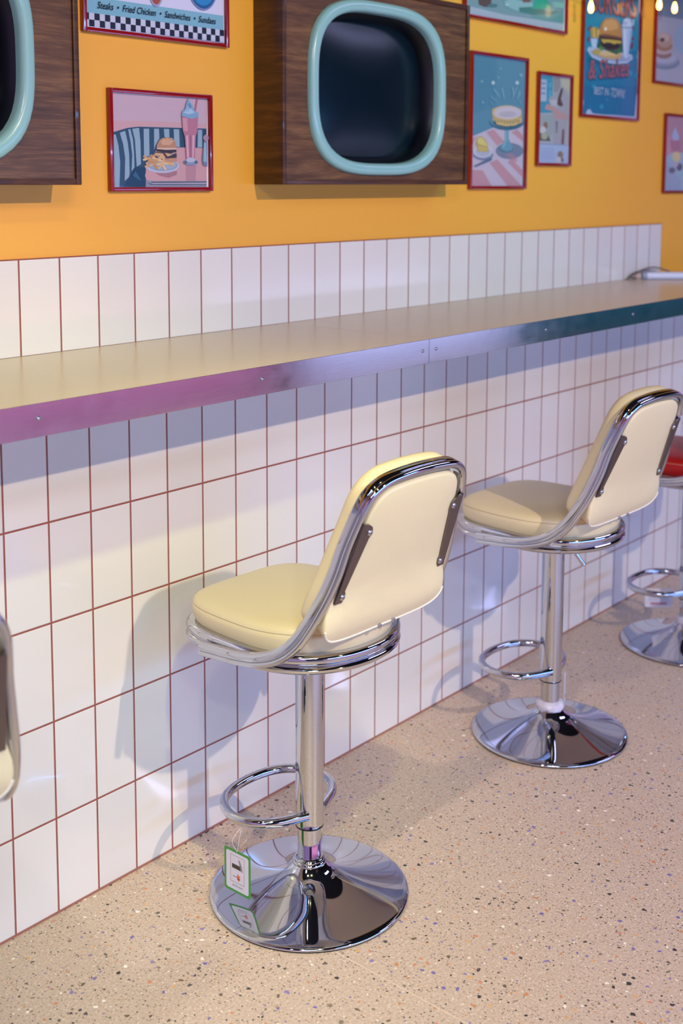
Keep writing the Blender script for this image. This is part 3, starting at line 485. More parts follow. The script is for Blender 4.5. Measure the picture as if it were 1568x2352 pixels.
ART['small'] = [
 ('a9a9b4', [(0.0, 0.999),(1.0, 1.0),(1.0, 0.0),(0.0, 0.0)]),
 ('3f8fb0', [(0.036, 0.986),(0.433, 0.996),(0.45, 0.58),(0.028, 0.562)]),
 ('a9b3cc', [(0.05, 0.945),(0.248, 0.945),(0.252, 0.701),(0.043, 0.698)]),
 ('6b7ea8', [(0.076, 0.908),(0.215, 0.911),(0.217, 0.894),(0.077, 0.889)]),
 ('6b7ea8', [(0.079, 0.854),(0.219, 0.856),(0.22, 0.839),(0.081, 0.836)]),
 ('6b7ea8', [(0.079, 0.795),(0.218, 0.797),(0.219, 0.78),(0.08, 0.777)]),
 ('5ba3c0', [(0.309, 0.914),(0.391, 0.918),(0.395, 0.867),(0.312, 0.864)]),
 ('5ba3c0', [(0.315, 0.83),(0.397, 0.833),(0.403, 0.749),(0.32, 0.746)]),
 ('8f8a92', [(0.446, 0.988),(0.662, 0.994),(0.694, 0.88),(0.554, 0.806),(0.47, 0.819)]),
 ('b5b0a0', [(0.674, 0.982),(0.981, 0.992),(0.979, 0.84),(0.767, 0.883)]),
 ('a29cab', [(0.298, 0.728),(0.577, 0.824),(0.791, 0.884),(0.958, 0.787),(0.964, 0.543),(0.863, 0.227),(0.498, 0.22),(0.457, 0.477),(0.472, 0.598)]),
 ('5d4548', [(0.695, 0.863),(0.754, 0.882),(0.759, 0.831),(0.703, 0.751),(0.782, 0.676),(0.71, 0.657),(0.587, 0.679),(0.607, 0.748)]),
 ('b98f93', [(0.188, 0.614),(0.254, 0.675),(0.397, 0.663),(0.567, 0.626),(0.937, 0.56),(0.891, 0.515),(0.55, 0.514),(0.449, 0.597)]),
 ('b9b0c0', [(0.323, 0.712),(0.583, 0.738),(0.589, 0.653),(0.397, 0.663)]),
 ('74525a', [(0.776, 0.399),(0.838, 0.4),(0.838, 0.226),(0.752, 0.225)]),
 ('77727e', [(0.552, 0.488),(0.624, 0.49),(0.61, 0.352),(0.573, 0.351)]),
 ('9aa0a8', [(0.029, 0.55),(0.451, 0.563),(0.464, 0.366),(0.376, 0.27),(0.036, 0.255)]),
 ('555a58', [(0.03, 0.339),(0.275, 0.353),(0.412, 0.253),(0.025, 0.255)]),
 ('8d6b5c', [(0.301, 0.43),(0.298, 0.416),(0.287, 0.403),(0.27, 0.393),(0.249, 0.387),(0.226, 0.387),(0.205, 0.391),(0.187, 0.4),(0.174, 0.413),(0.17, 0.427),(0.172, 0.442),(0.183, 0.455),(0.2, 0.464),(0.221, 0.47),(0.244, 0.471),(0.266, 0.466),(0.284, 0.457),(0.296, 0.445)]),
 ('c2bfc4', [(0.25, 0.378),(0.245, 0.363),(0.23, 0.35),(0.206, 0.34),(0.175, 0.335),(0.143, 0.334),(0.112, 0.338),(0.087, 0.347),(0.07, 0.36),(0.063, 0.374),(0.068, 0.388),(0.083, 0.401),(0.108, 0.411),(0.138, 0.417),(0.17, 0.418),(0.201, 0.414),(0.226, 0.405),(0.243, 0.393)]),
 ('a9a590', [(0.313, 0.311),(0.308, 0.296),(0.29, 0.283),(0.263, 0.273),(0.229, 0.268),(0.191, 0.267),(0.157, 0.271),(0.129, 0.28),(0.11, 0.293),(0.103, 0.307),(0.108, 0.321),(0.125, 0.335),(0.152, 0.345),(0.187, 0.35),(0.223, 0.351),(0.258, 0.347),(0.287, 0.338),(0.306, 0.326)]),
 ('a4b0d4', [(0.027, 0.212),(1.0, 0.207),(1.0, 0.0),(0.006, 0.0)]),
 ('8d98bb', [(0.073, 0.226),(0.912, 0.223),(0.913, 0.21),(0.074, 0.213)]),
 ('8f9ac4', [(0.123, 0.171),(0.53, 0.173),(0.53, 0.167),(0.123, 0.165)]),
 ('8f9ac4', [(0.124, 0.154),(0.531, 0.156),(0.531, 0.15),(0.124, 0.149)]),
 ('8f9ac4', [(0.125, 0.137),(0.532, 0.139),(0.533, 0.133),(0.125, 0.131)]),
 ('8f9ac4', [(0.126, 0.12),(0.533, 0.121),(0.534, 0.115),(0.126, 0.114)]),
 ('8f9ac4', [(0.127, 0.104),(0.535, 0.104),(0.535, 0.098),(0.127, 0.098)]),
 ('8f9ac4', [(0.128, 0.086),(0.536, 0.087),(0.537, 0.081),(0.129, 0.08)]),
 ('8f9ac4', [(0.129, 0.069),(0.537, 0.07),(0.538, 0.064),(0.13, 0.063)]),
 ('8f9ac4', [(0.13, 0.052),(0.539, 0.052),(0.539, 0.046),(0.13, 0.046)]),
 ('8d7068', [(0.817, 0.104),(0.812, 0.089),(0.797, 0.076),(0.773, 0.067),(0.743, 0.061),(0.711, 0.061),(0.681, 0.066),(0.655, 0.075),(0.639, 0.087),(0.631, 0.101),(0.636, 0.115),(0.651, 0.128),(0.675, 0.138),(0.705, 0.143),(0.737, 0.144),(0.768, 0.139),(0.793, 0.13),(0.81, 0.118)]),
 ('c3bac6', [(0.772, 0.042),(0.768, 0.03),(0.752, 0.019),(0.728, 0.011),(0.698, 0.007),(0.666, 0.007),(0.635, 0.01),(0.61, 0.018),(0.594, 0.028),(0.588, 0.04),(0.592, 0.052),(0.608, 0.063),(0.631, 0.07),(0.661, 0.075),(0.693, 0.075),(0.724, 0.071),(0.749, 0.064),(0.766, 0.054)]),
 ('7b625c', [(0.834, 0.043),(0.832, 0.033),(0.825, 0.024),(0.813, 0.018),(0.8, 0.015),(0.784, 0.014),(0.77, 0.018),(0.757, 0.024),(0.749, 0.032),(0.746, 0.042),(0.748, 0.051),(0.754, 0.06),(0.766, 0.066),(0.78, 0.069),(0.795, 0.07),(0.81, 0.067),(0.823, 0.061),(0.83, 0.052)]),
]
ART['burger'] = [
 ('15739c', [(0.0, 0.945),(0.98, 1.0),(1.0, 0.0),(0.0, 0.0)]),
 ('1c86aa', [(0.018, 0.586),(1.0, 0.659),(1.0, 0.422),(0.021, 0.365)]),
 ('0f6a98', [(0.015, 0.167),(0.988, 0.203),(0.982, 0.016),(0.014, 0.003)]),
 ('1f8cb0', [(0.972, 0.08),(0.969, 0.076),(0.96, 0.073),(0.95, 0.074),(0.943, 0.077),(0.943, 0.082),(0.949, 0.085),(0.959, 0.086),(0.968, 0.084)]),
 ('2392b2', [(0.39, 0.516),(0.383, 0.505),(0.363, 0.498),(0.34, 0.498),(0.325, 0.506),(0.324, 0.517),(0.338, 0.526),(0.361, 0.529),(0.381, 0.525)]),
 ('1f8cb0', [(0.273, 0.483),(0.271, 0.479),(0.263, 0.476),(0.255, 0.476),(0.249, 0.479),(0.249, 0.483),(0.254, 0.487),(0.262, 0.488),(0.27, 0.487)]),
 ('2392b2', [(1.0, 0.272),(1.0, 0.261),(0.989, 0.254),(0.964, 0.255),(0.947, 0.263),(0.946, 0.274),(0.961, 0.283),(0.986, 0.287),(1.0, 0.282)]),
 ('1f8cb0', [(0.556, 0.364),(0.552, 0.358),(0.541, 0.354),(0.527, 0.355),(0.518, 0.359),(0.518, 0.365),(0.526, 0.371),(0.539, 0.372),(0.551, 0.37)]),
 ('2392b2', [(0.88, 0.431),(0.871, 0.419),(0.849, 0.411),(0.821, 0.412),(0.803, 0.42),(0.802, 0.433),(0.818, 0.443),(0.845, 0.447),(0.869, 0.442)]),
 ('1f8cb0', [(0.466, 0.101),(0.462, 0.095),(0.452, 0.092),(0.441, 0.093),(0.433, 0.097),(0.433, 0.102),(0.44, 0.106),(0.451, 0.108),(0.461, 0.106)]),
 ('1f8cb0', [(0.258, 0.59),(0.254, 0.584),(0.242, 0.579),(0.229, 0.58),(0.219, 0.584),(0.219, 0.59),(0.227, 0.596),(0.241, 0.598),(0.253, 0.596)]),
 ('1f8cb0', [(0.527, 0.413),(0.522, 0.405),(0.506, 0.399),(0.489, 0.4),(0.477, 0.406),(0.476, 0.414),(0.487, 0.421),(0.504, 0.424),(0.52, 0.42)]),
 ('2392b2', [(0.99, 0.388),(0.985, 0.38),(0.971, 0.376),(0.953, 0.376),(0.942, 0.381),(0.941, 0.389),(0.951, 0.396),(0.968, 0.398),(0.984, 0.395)]),
 ('2392b2', [(0.802, 0.433),(0.794, 0.42),(0.77, 0.412),(0.743, 0.413),(0.724, 0.422),(0.723, 0.434),(0.74, 0.445),(0.767, 0.449),(0.792, 0.444)]),
 ('2392b2', [(0.237, 0.168),(0.231, 0.158),(0.213, 0.152),(0.192, 0.153),(0.178, 0.16),(0.178, 0.17),(0.19, 0.179),(0.211, 0.181),(0.23, 0.177)]),
 ('2392b2', [(0.649, 0.485),(0.645, 0.479),(0.633, 0.475),(0.619, 0.475),(0.61, 0.479),(0.61, 0.486),(0.618, 0.491),(0.632, 0.493),(0.644, 0.491)]),
 ('2392b2', [(0.539, 0.135),(0.534, 0.128),(0.522, 0.124),(0.507, 0.124),(0.497, 0.129),(0.496, 0.136),(0.505, 0.142),(0.52, 0.144),(0.533, 0.141)]),
 ('2392b2', [(0.902, 0.374),(0.897, 0.365),(0.88, 0.359),(0.86, 0.36),(0.846, 0.366),(0.845, 0.375),(0.857, 0.383),(0.877, 0.386),(0.895, 0.382)]),
 ('1f8cb0', [(0.493, 0.492),(0.489, 0.485),(0.477, 0.481),(0.462, 0.481),(0.453, 0.486),(0.452, 0.492),(0.461, 0.498),(0.475, 0.5),(0.488, 0.498)]),
 ('2392b2', [(0.895, 0.279),(0.888, 0.268),(0.868, 0.262),(0.844, 0.263),(0.827, 0.271),(0.826, 0.282),(0.841, 0.291),(0.865, 0.294),(0.886, 0.289)]),
 ('2392b2', [(0.38, 0.054),(0.374, 0.045),(0.356, 0.039),(0.334, 0.04),(0.32, 0.047),(0.319, 0.057),(0.332, 0.066),(0.353, 0.068),(0.372, 0.064)]),
 ('1f8cb0', [(0.34, 0.49),(0.334, 0.482),(0.319, 0.476),(0.302, 0.477),(0.29, 0.482),(0.29, 0.491),(0.3, 0.498),(0.317, 0.5),(0.333, 0.497)]),
 ('1f8cb0', [(0.768, 0.438),(0.766, 0.434),(0.758, 0.432),(0.75, 0.432),(0.744, 0.434),(0.743, 0.439),(0.749, 0.442),(0.757, 0.443),(0.765, 0.442)]),
 ('1f8cb0', [(0.976, 0.593),(0.97, 0.584),(0.953, 0.578),(0.933, 0.578),(0.919, 0.584),(0.918, 0.593),(0.931, 0.601),(0.95, 0.604),(0.968, 0.601)]),
 ('1f8cb0', [(0.316, 0.477),(0.308, 0.466),(0.288, 0.459),(0.264, 0.46),(0.248, 0.467),(0.247, 0.479),(0.262, 0.488),(0.285, 0.492),(0.306, 0.487)]),
 ('1f8cb0', [(0.736, 0.558),(0.732, 0.552),(0.72, 0.548),(0.706, 0.548),(0.697, 0.552),(0.697, 0.558),(0.705, 0.564),(0.718, 0.566),(0.731, 0.564)]),
 ('1f8cb0', [(0.931, 0.617),(0.923, 0.605),(0.9, 0.598),(0.874, 0.598),(0.856, 0.606),(0.855, 0.618),(0.871, 0.628),(0.897, 0.632),(0.921, 0.628)]),
 ('1f8cb0', [(0.115, 0.388),(0.112, 0.382),(0.101, 0.379),(0.089, 0.379),(0.081, 0.383),(0.08, 0.389),(0.088, 0.394),(0.1, 0.396),(0.111, 0.394)]),
 ('1f8cb0', [(0.16, 0.049),(0.157, 0.045),(0.15, 0.042),(0.142, 0.043),(0.136, 0.046),(0.136, 0.05),(0.141, 0.053),(0.149, 0.054),(0.157, 0.052)]),
 ('b4b8d8', [(0.007, 0.002),(0.079, 0.0),(0.099, 0.025),(0.149, 0.032),(0.195, 0.008),(0.42, 0.007),(0.558, 0.009),(0.747, 0.009),(0.991, 0.011),(0.992, 0.0),(0.008, 0.0)]),
 ('b4b8d8', [(0.014, 0.092),(0.041, 0.078),(0.032, 0.043),(0.028, 0.003),(0.007, 0.002)]),
 ('b4b8d8', [(0.978, 0.144),(1.0, 0.156),(1.0, 0.001),(0.958, 0.005),(0.971, 0.08)]),
 ('74455c', [(0.075, 0.502),(0.138, 0.526),(0.14, 0.501),(0.076, 0.487)]),
 ('74455c', [(0.075, 0.452),(0.115, 0.45),(0.11, 0.425),(0.074, 0.423)]),
 ('74455c', [(0.847, 0.559),(0.903, 0.568),(0.897, 0.547),(0.848, 0.549)]),
 ('74455c', [(0.853, 0.497),(0.906, 0.505),(0.903, 0.484),(0.855, 0.481)]),
 ('74455c', [(0.841, 0.459),(0.904, 0.474),(0.884, 0.425),(0.836, 0.428)]),
 ('1d5f80', [(0.867, 0.361),(0.853, 0.351),(0.813, 0.34),(0.75, 0.329),(0.667, 0.319),(0.571, 0.311),(0.47, 0.304),(0.37, 0.3),(0.278, 0.299),(0.2, 0.301),(0.14, 0.305),(0.103, 0.311),(0.09, 0.319),(0.101, 0.329),(0.138, 0.339),(0.196, 0.35),(0.273, 0.36),(0.365, 0.368),(0.464, 0.375),(0.565, 0.38),(0.661, 0.382),(0.745, 0.38),(0.81, 0.377),(0.851, 0.37)]),
 ('b3bbdc', [(0.071, 0.373),(0.091, 0.394),(0.237, 0.398),(0.871, 0.393),(0.887, 0.368),(0.796, 0.337),(0.592, 0.32),(0.348, 0.318),(0.153, 0.338)]),
 ('8d9ec6', [(0.115, 0.37),(0.238, 0.383),(0.857, 0.377),(0.811, 0.35),(0.591, 0.334),(0.347, 0.333),(0.182, 0.349)]),
 ('b8c2e6', [(0.123, 0.445),(0.24, 0.453),(0.229, 0.397),(0.149, 0.397)]),
 ('b98f4c', [(0.111, 0.504),(0.147, 0.511),(0.188, 0.454),(0.133, 0.449)]),
 ('d0a660', [(0.154, 0.514),(0.198, 0.516),(0.217, 0.456),(0.166, 0.451)]),
 ('b4853f', [(0.205, 0.516),(0.256, 0.516),(0.254, 0.454),(0.217, 0.451)]),
 ('dab26e', [(0.235, 0.507),(0.272, 0.507),(0.261, 0.459),(0.239, 0.458)]),
 ('b89a5c', [(0.328, 0.378),(0.323, 0.371),(0.308, 0.364),(0.284, 0.359),(0.256, 0.355),(0.225, 0.353),(0.196, 0.354),(0.173, 0.357),(0.157, 0.361),(0.151, 0.368),(0.156, 0.374),(0.171, 0.381),(0.194, 0.386),(0.222, 0.39),(0.253, 0.392),(0.282, 0.392),(0.306, 0.389),(0.322, 0.384)]),
 ('c99d6c', [(0.283, 0.38),(0.68, 0.393),(0.667, 0.356),(0.498, 0.344),(0.3, 0.346),(0.27, 0.359)]),
 ('d9b487', [(0.656, 0.389),(0.645, 0.383),(0.612, 0.376),(0.561, 0.37),(0.498, 0.365),(0.432, 0.361),(0.371, 0.359),(0.321, 0.36),(0.288, 0.363),(0.276, 0.367),(0.287, 0.373),(0.319, 0.379),(0.368, 0.386),(0.43, 0.391),(0.496, 0.395),(0.558, 0.397),(0.61, 0.396),(0.644, 0.393)]),
 ('2f5c44', [(0.237, 0.398),(0.256, 0.429),(0.337, 0.444),(0.642, 0.458),(0.694, 0.445),(0.694, 0.404),(0.587, 0.377),(0.402, 0.392)]),
 ('55804c', [(0.378, 0.406),(0.367, 0.395),(0.336, 0.388),(0.301, 0.388),(0.277, 0.395),(0.276, 0.405),(0.299, 0.414),(0.333, 0.418),(0.365, 0.415)]),
 ('3c6d4c', [(0.678, 0.408),(0.661, 0.397),(0.615, 0.389),(0.563, 0.388),(0.528, 0.394),(0.527, 0.405),(0.561, 0.415),(0.612, 0.42),(0.659, 0.417)]),
 ('4b3a3c', [(0.253, 0.473),(0.671, 0.485),(0.686, 0.455),(0.585, 0.403),(0.417, 0.393),(0.294, 0.421)]),
 ('5a3a34', [(0.276, 0.465),(0.672, 0.477),(0.681, 0.465),(0.487, 0.458),(0.284, 0.455)]),
 ('c9a648', [(0.295, 0.452),(0.441, 0.459),(0.642, 0.464),(0.683, 0.459),(0.637, 0.446),(0.581, 0.447),(0.533, 0.431),(0.489, 0.443),(0.398, 0.44),(0.353, 0.43),(0.322, 0.441)]),
 ('33282c', [(0.297, 0.429),(0.444, 0.434),(0.644, 0.442),(0.63, 0.421),(0.446, 0.402),(0.325, 0.408)]),
 ('c1834f', [(0.272, 0.475),(0.271, 0.515),(0.305, 0.552),(0.37, 0.579),(0.46, 0.59),(0.568, 0.588),(0.632, 0.565),(0.667, 0.526),(0.671, 0.485),(0.485, 0.483),(0.378, 0.487)]),
 ('d79a66', [(0.322, 0.533),(0.371, 0.567),(0.476, 0.582),(0.569, 0.576),(0.604, 0.537),(0.482, 0.514),(0.361, 0.511)]),
 ('f0dcd0', [(0.397, 0.519),(0.396, 0.515),(0.392, 0.512),(0.385, 0.509),(0.378, 0.507),(0.369, 0.506),(0.362, 0.507),(0.355, 0.509),(0.35, 0.512),(0.349, 0.516),(0.35, 0.52),(0.354, 0.523),(0.36, 0.526),(0.368, 0.528),(0.376, 0.529),(0.384, 0.528),(0.39, 0.526),(0.395, 0.523)]),
 ('8e5a3c', [(0.304, 0.484),(0.393, 0.49),(0.663, 0.487),(0.659, 0.479),(0.485, 0.478),(0.29, 0.473)]),
 ('b3bfe4', [(0.668, 0.547),(0.856, 0.554),(0.852, 0.507),(0.819, 0.432),(0.794, 0.363),(0.714, 0.364),(0.691, 0.445)]),
 ('cdd5f0', [(0.698, 0.538),(0.745, 0.539),(0.752, 0.376),(0.72, 0.385)]),
 ('8fa2d2', [(0.817, 0.541),(0.849, 0.543),(0.819, 0.432),(0.8, 0.379)]),
 ('c6cdea', [(0.662, 0.551),(0.692, 0.595),(0.754, 0.612),(0.836, 0.595),(0.855, 0.56)]),
 ('a9b4dc', [(0.773, 0.58),(0.77, 0.576),(0.763, 0.572),(0.75, 0.568),(0.735, 0.566),(0.718, 0.565),(0.703, 0.565),(0.69, 0.567),(0.682, 0.569),(0.679, 0.573),(0.681, 0.577),(0.689, 0.581),(0.701, 0.585),(0.716, 0.587),(0.733, 0.588),(0.748, 0.588),(0.761, 0.586),(0.77, 0.583)]),
 ('9fc0e0', [(0.787, 0.596),(0.814, 0.65),(0.838, 0.651),(0.833, 0.594)]),
 ('b9d2ea', [(0.854, 0.575),(0.863, 0.649),(0.887, 0.649),(0.882, 0.572)]),
]
ART['topmid'] = [
 ('7d9aa8', [(0.0, 0.29),(1.0, 0.484),(0.99, 0.01),(0.0, 0.0)]),
 ('aab4c8', [(0.003, 0.058),(0.148, 0.054),(0.368, 0.045),(0.989, 0.062),(0.99, 0.004),(0.037, 0.0)]),
 ('5d96a0', [(0.643, 0.113),(0.991, 0.229),(0.992, 0.074),(0.798, 0.058),(0.645, 0.064)]),
 ('5c4c4c', [(0.105, 0.193),(0.243, 0.216),(0.242, 0.1),(0.215, 0.078),(0.168, 0.073),(0.127, 0.082)]),
 ('4f7880', [(0.304, 0.102),(0.301, 0.097),(0.293, 0.091),(0.28, 0.085),(0.264, 0.081),(0.248, 0.079),(0.232, 0.078),(0.219, 0.079),(0.211, 0.083),(0.208, 0.087),(0.211, 0.093),(0.219, 0.098),(0.231, 0.103),(0.247, 0.108),(0.264, 0.11),(0.279, 0.111),(0.292, 0.11),(0.301, 0.107)]),
 ('6f98a8', [(0.323, 0.177),(0.381, 0.09),(0.533, 0.075),(0.719, 0.097),(0.913, 0.137),(0.985, 0.176),(0.98, 0.296)]),
 ('8fb4bf', [(0.366, 0.141),(0.422, 0.171),(0.641, 0.179),(0.68, 0.135),(0.532, 0.091),(0.424, 0.102)]),
 ('3f7d80', [(0.51, 0.12),(0.642, 0.146),(0.834, 0.142),(0.937, 0.158),(0.874, 0.12),(0.644, 0.086),(0.518, 0.089)]),
 ('7a5a50', [(0.529, 0.211),(0.633, 0.217),(0.626, 0.177),(0.552, 0.165)]),
 ('1fa58e', [(0.67, 0.234),(0.791, 0.254),(0.857, 0.163),(0.643, 0.13),(0.664, 0.177)]),
 ('a9c8cc', [(0.416, 0.128),(0.415, 0.124),(0.411, 0.121),(0.405, 0.117),(0.398, 0.115),(0.391, 0.114),(0.384, 0.114),(0.378, 0.115),(0.375, 0.118),(0.373, 0.121),(0.375, 0.124),(0.378, 0.128),(0.384, 0.131),(0.391, 0.133),(0.398, 0.134),(0.405, 0.134),(0.411, 0.133),(0.414, 0.131)]),
 ('78b4b4', [(0.863, 0.22),(0.983, 0.228),(0.984, 0.188),(0.872, 0.176)]),
]
ART['tr'] = [
 ('a3a8b4', [(0.0, 0.818),(1.0, 0.945),(1.0, 0.0),(0.016, 0.0)]),
 ('6f8496', [(0.0, 0.821),(1.0, 0.945),(1.0, 0.433),(0.477, 0.423),(0.025, 0.413)]),
 ('6f8494', [(0.54, 0.144),(0.531, 0.131),(0.501, 0.118),(0.454, 0.106),(0.391, 0.095),(0.319, 0.087),(0.241, 0.082),(0.165, 0.08),(0.093, 0.081),(0.032, 0.085),(0.0, 0.092),(0.0, 0.102),(0.0, 0.113),(0.0, 0.125),(0.0, 0.138),(0.025, 0.15),(0.084, 0.16),(0.154, 0.169),(0.231, 0.174),(0.308, 0.177),(0.381, 0.176),(0.445, 0.172),(0.495, 0.165),(0.528, 0.155)]),
 ('8b97a8', [(0.51, 0.159),(0.501, 0.148),(0.472, 0.136),(0.426, 0.125),(0.366, 0.115),(0.296, 0.108),(0.221, 0.103),(0.146, 0.1),(0.077, 0.101),(0.018, 0.105),(0.0, 0.11),(0.0, 0.119),(0.0, 0.129),(0.0, 0.139),(0.0, 0.151),(0.012, 0.161),(0.07, 0.171),(0.137, 0.179),(0.211, 0.184),(0.286, 0.187),(0.357, 0.187),(0.419, 0.184),(0.467, 0.178),(0.498, 0.169)]),
 ('a7adba', [(0.471, 0.165),(0.464, 0.157),(0.44, 0.148),(0.401, 0.139),(0.35, 0.131),(0.291, 0.125),(0.228, 0.121),(0.165, 0.118),(0.107, 0.119),(0.057, 0.121),(0.018, 0.126),(0.0, 0.132),(0.0, 0.139),(0.0, 0.148),(0.015, 0.157),(0.052, 0.165),(0.101, 0.173),(0.158, 0.179),(0.221, 0.184),(0.284, 0.186),(0.343, 0.186),(0.395, 0.184),(0.436, 0.18),(0.462, 0.173)]),
 ('93a9bd', [(0.38, 0.306),(0.501, 0.381),(0.686, 0.421),(0.905, 0.237),(0.524, 0.193),(0.444, 0.233)]),
 ('8d6f5c', [(0.358, 0.184),(0.349, 0.174),(0.321, 0.165),(0.278, 0.157),(0.225, 0.151),(0.169, 0.148),(0.117, 0.148),(0.074, 0.152),(0.045, 0.158),(0.035, 0.166),(0.043, 0.176),(0.07, 0.185),(0.112, 0.193),(0.164, 0.199),(0.22, 0.202),(0.273, 0.202),(0.317, 0.199),(0.346, 0.193)]),
 ('b7a9a8', [(0.34, 0.205),(0.331, 0.197),(0.303, 0.189),(0.259, 0.182),(0.205, 0.176),(0.148, 0.173),(0.094, 0.173),(0.051, 0.175),(0.022, 0.18),(0.011, 0.187),(0.02, 0.194),(0.047, 0.202),(0.09, 0.21),(0.143, 0.215),(0.2, 0.219),(0.255, 0.219),(0.299, 0.217),(0.329, 0.212)]),
 ('a07a5e', [(0.369, 0.24),(0.36, 0.228),(0.331, 0.216),(0.286, 0.206),(0.23, 0.199),(0.171, 0.196),(0.116, 0.197),(0.07, 0.201),(0.04, 0.21),(0.029, 0.22),(0.038, 0.231),(0.066, 0.243),(0.109, 0.253),(0.164, 0.26),(0.223, 0.263),(0.279, 0.263),(0.326, 0.258),(0.358, 0.25)]),
 ('b19584', [(0.361, 0.278),(0.353, 0.261),(0.327, 0.245),(0.286, 0.231),(0.235, 0.223),(0.18, 0.22),(0.128, 0.222),(0.085, 0.23),(0.057, 0.243),(0.046, 0.259),(0.053, 0.275),(0.078, 0.291),(0.119, 0.304),(0.169, 0.313),(0.224, 0.317),(0.276, 0.314),(0.32, 0.306),(0.349, 0.294)]),
 ('c1aca2', [(0.299, 0.29),(0.293, 0.281),(0.276, 0.271),(0.247, 0.264),(0.213, 0.258),(0.175, 0.256),(0.14, 0.257),(0.111, 0.261),(0.092, 0.268),(0.084, 0.277),(0.09, 0.287),(0.107, 0.296),(0.135, 0.304),(0.169, 0.309),(0.207, 0.311),(0.242, 0.31),(0.272, 0.306),(0.291, 0.299)]),
 ('4f4640', [(0.198, 0.27),(0.195, 0.266),(0.187, 0.261),(0.174, 0.258),(0.158, 0.255),(0.141, 0.254),(0.124, 0.255),(0.111, 0.257),(0.102, 0.26),(0.098, 0.264),(0.101, 0.269),(0.109, 0.273),(0.122, 0.277),(0.138, 0.28),(0.155, 0.281),(0.172, 0.28),(0.185, 0.278),(0.194, 0.275)]),
]
ART['br'] = [
 ('a9838e', [(0.0, 1.0),(1.0, 1.0),(1.0, 0.541),(0.01, 0.501)]),
 ('8fb0bd', [(0.0, 0.499),(1.0, 0.541),(1.0, 0.0),(0.0, 0.0)]),
 ('8fa3b8', [(0.051, 0.411),(0.248, 0.219),(0.381, 0.162),(0.391, 0.0),(0.02, 0.001)]),
 ('b88c98', [(0.031, 0.772),(0.126, 0.708),(0.138, 0.504),(0.049, 0.445)]),
 ('a5707f', [(0.109, 0.685),(0.333, 0.682),(0.342, 0.533),(0.268, 0.507),(0.21, 0.529),(0.134, 0.572)]),
 ('9db0cc', [(0.143, 0.732),(0.21, 0.86),(0.291, 0.749),(0.304, 0.693),(0.183, 0.676)]),
 ('cdbd86', [(0.355, 0.464),(0.351, 0.439),(0.336, 0.417),(0.312, 0.401),(0.282, 0.392),(0.249, 0.391),(0.218, 0.399),(0.193, 0.414),(0.175, 0.435),(0.168, 0.459),(0.172, 0.484),(0.187, 0.505),(0.211, 0.522),(0.241, 0.531),(0.273, 0.532),(0.304, 0.524),(0.331, 0.509),(0.349, 0.488)]),
 ('5c5f6c', [(0.25, 0.277),(0.246, 0.263),(0.235, 0.25),(0.216, 0.241),(0.193, 0.236),(0.169, 0.235),(0.146, 0.24),(0.126, 0.249),(0.113, 0.261),(0.108, 0.275),(0.112, 0.289),(0.123, 0.302),(0.142, 0.312),(0.164, 0.316),(0.189, 0.317),(0.212, 0.312),(0.231, 0.304),(0.245, 0.291)]),
 ('4e5260', [(0.4, 0.325),(0.398, 0.307),(0.387, 0.291),(0.371, 0.279),(0.35, 0.272),(0.327, 0.272),(0.306, 0.278),(0.288, 0.289),(0.276, 0.305),(0.271, 0.324),(0.274, 0.342),(0.284, 0.358),(0.3, 0.37),(0.321, 0.376),(0.344, 0.377),(0.365, 0.371),(0.383, 0.359),(0.395, 0.344)]),
 ('a9a6b4', [(0.314, 0.359),(0.311, 0.348),(0.298, 0.338),(0.278, 0.33),(0.254, 0.326),(0.228, 0.326),(0.203, 0.329),(0.183, 0.336),(0.17, 0.345),(0.165, 0.356),(0.169, 0.367),(0.181, 0.377),(0.2, 0.385),(0.224, 0.389),(0.25, 0.389),(0.275, 0.386),(0.296, 0.379),(0.309, 0.37)]),
 ('b8a078', [(0.417, 0.859),(0.808, 0.878),(0.828, 0.582),(0.435, 0.57)]),
 ('7d5f4c', [(0.844, 0.642),(0.832, 0.621),(0.795, 0.602),(0.737, 0.587),(0.667, 0.578),(0.592, 0.576),(0.521, 0.58),(0.464, 0.592),(0.426, 0.608),(0.412, 0.627),(0.424, 0.647),(0.459, 0.666),(0.515, 0.681),(0.584, 0.691),(0.659, 0.694),(0.731, 0.689),(0.79, 0.678),(0.83, 0.662)]),
]

# ------------------------------------------------------------------ room
YU = 0.2047          # face of the painted wall above the counter
ZC = 1.0899          # counter top
structure(box('floor', -6.0, 15.0, -6.2, 0.4, -0.05, 0.0, TERRAZZO))
structure(box('wall_lower', -6.0, 15.0, 0.0, 0.19, 0.0, 1.0385, TILE_LOW))
structure(box('wall_back', -6.0, 15.0, YU, YU + 0.15, 0.0, 3.3, PAINT))
structure(box('trim_1', -6.0, 3.0845, YU - 0.008, YU, 1.0899, 1.2889, TILE_UP))
CEIL = mat('dark_ceiling_paint', (26, 27, 34), 0.8)
structure(box('ceiling', -6.0, 15.0, -6.2, 0.35, 3.25, 3.35, CEIL))
WALLO = mat('far_wall_paint', (70, 66, 84), 0.6)
structure(box('wall_opposite', -6.0, 15.0, -6.3, -6.2, 0.0, 3.3, WALLO))
structure(box('baseboard_1', -6.0, 15.0, -0.0022, 0.0, 0.0, 0.004, mat('floor_grout', (160, 104, 92), 0.8)))
# coloured panels invented behind the camera, to tint the reflections in the chrome
for i, (x0, x1, z0, z1, c) in enumerate([(-1.5, 4.55, 0, 1.25, (186, 150, 180)), (4.85, 7.6, 0, 1.25, (200, 204, 225)), (7.65, 15.0, 0, 1.25, (90, 140, 150))]):
    structure(box('trim_%d' % (i + 2), x0, x1, -4.3, -4.22, z0, z1, mat('reflection_panel_%d' % i, c, 0.5)))

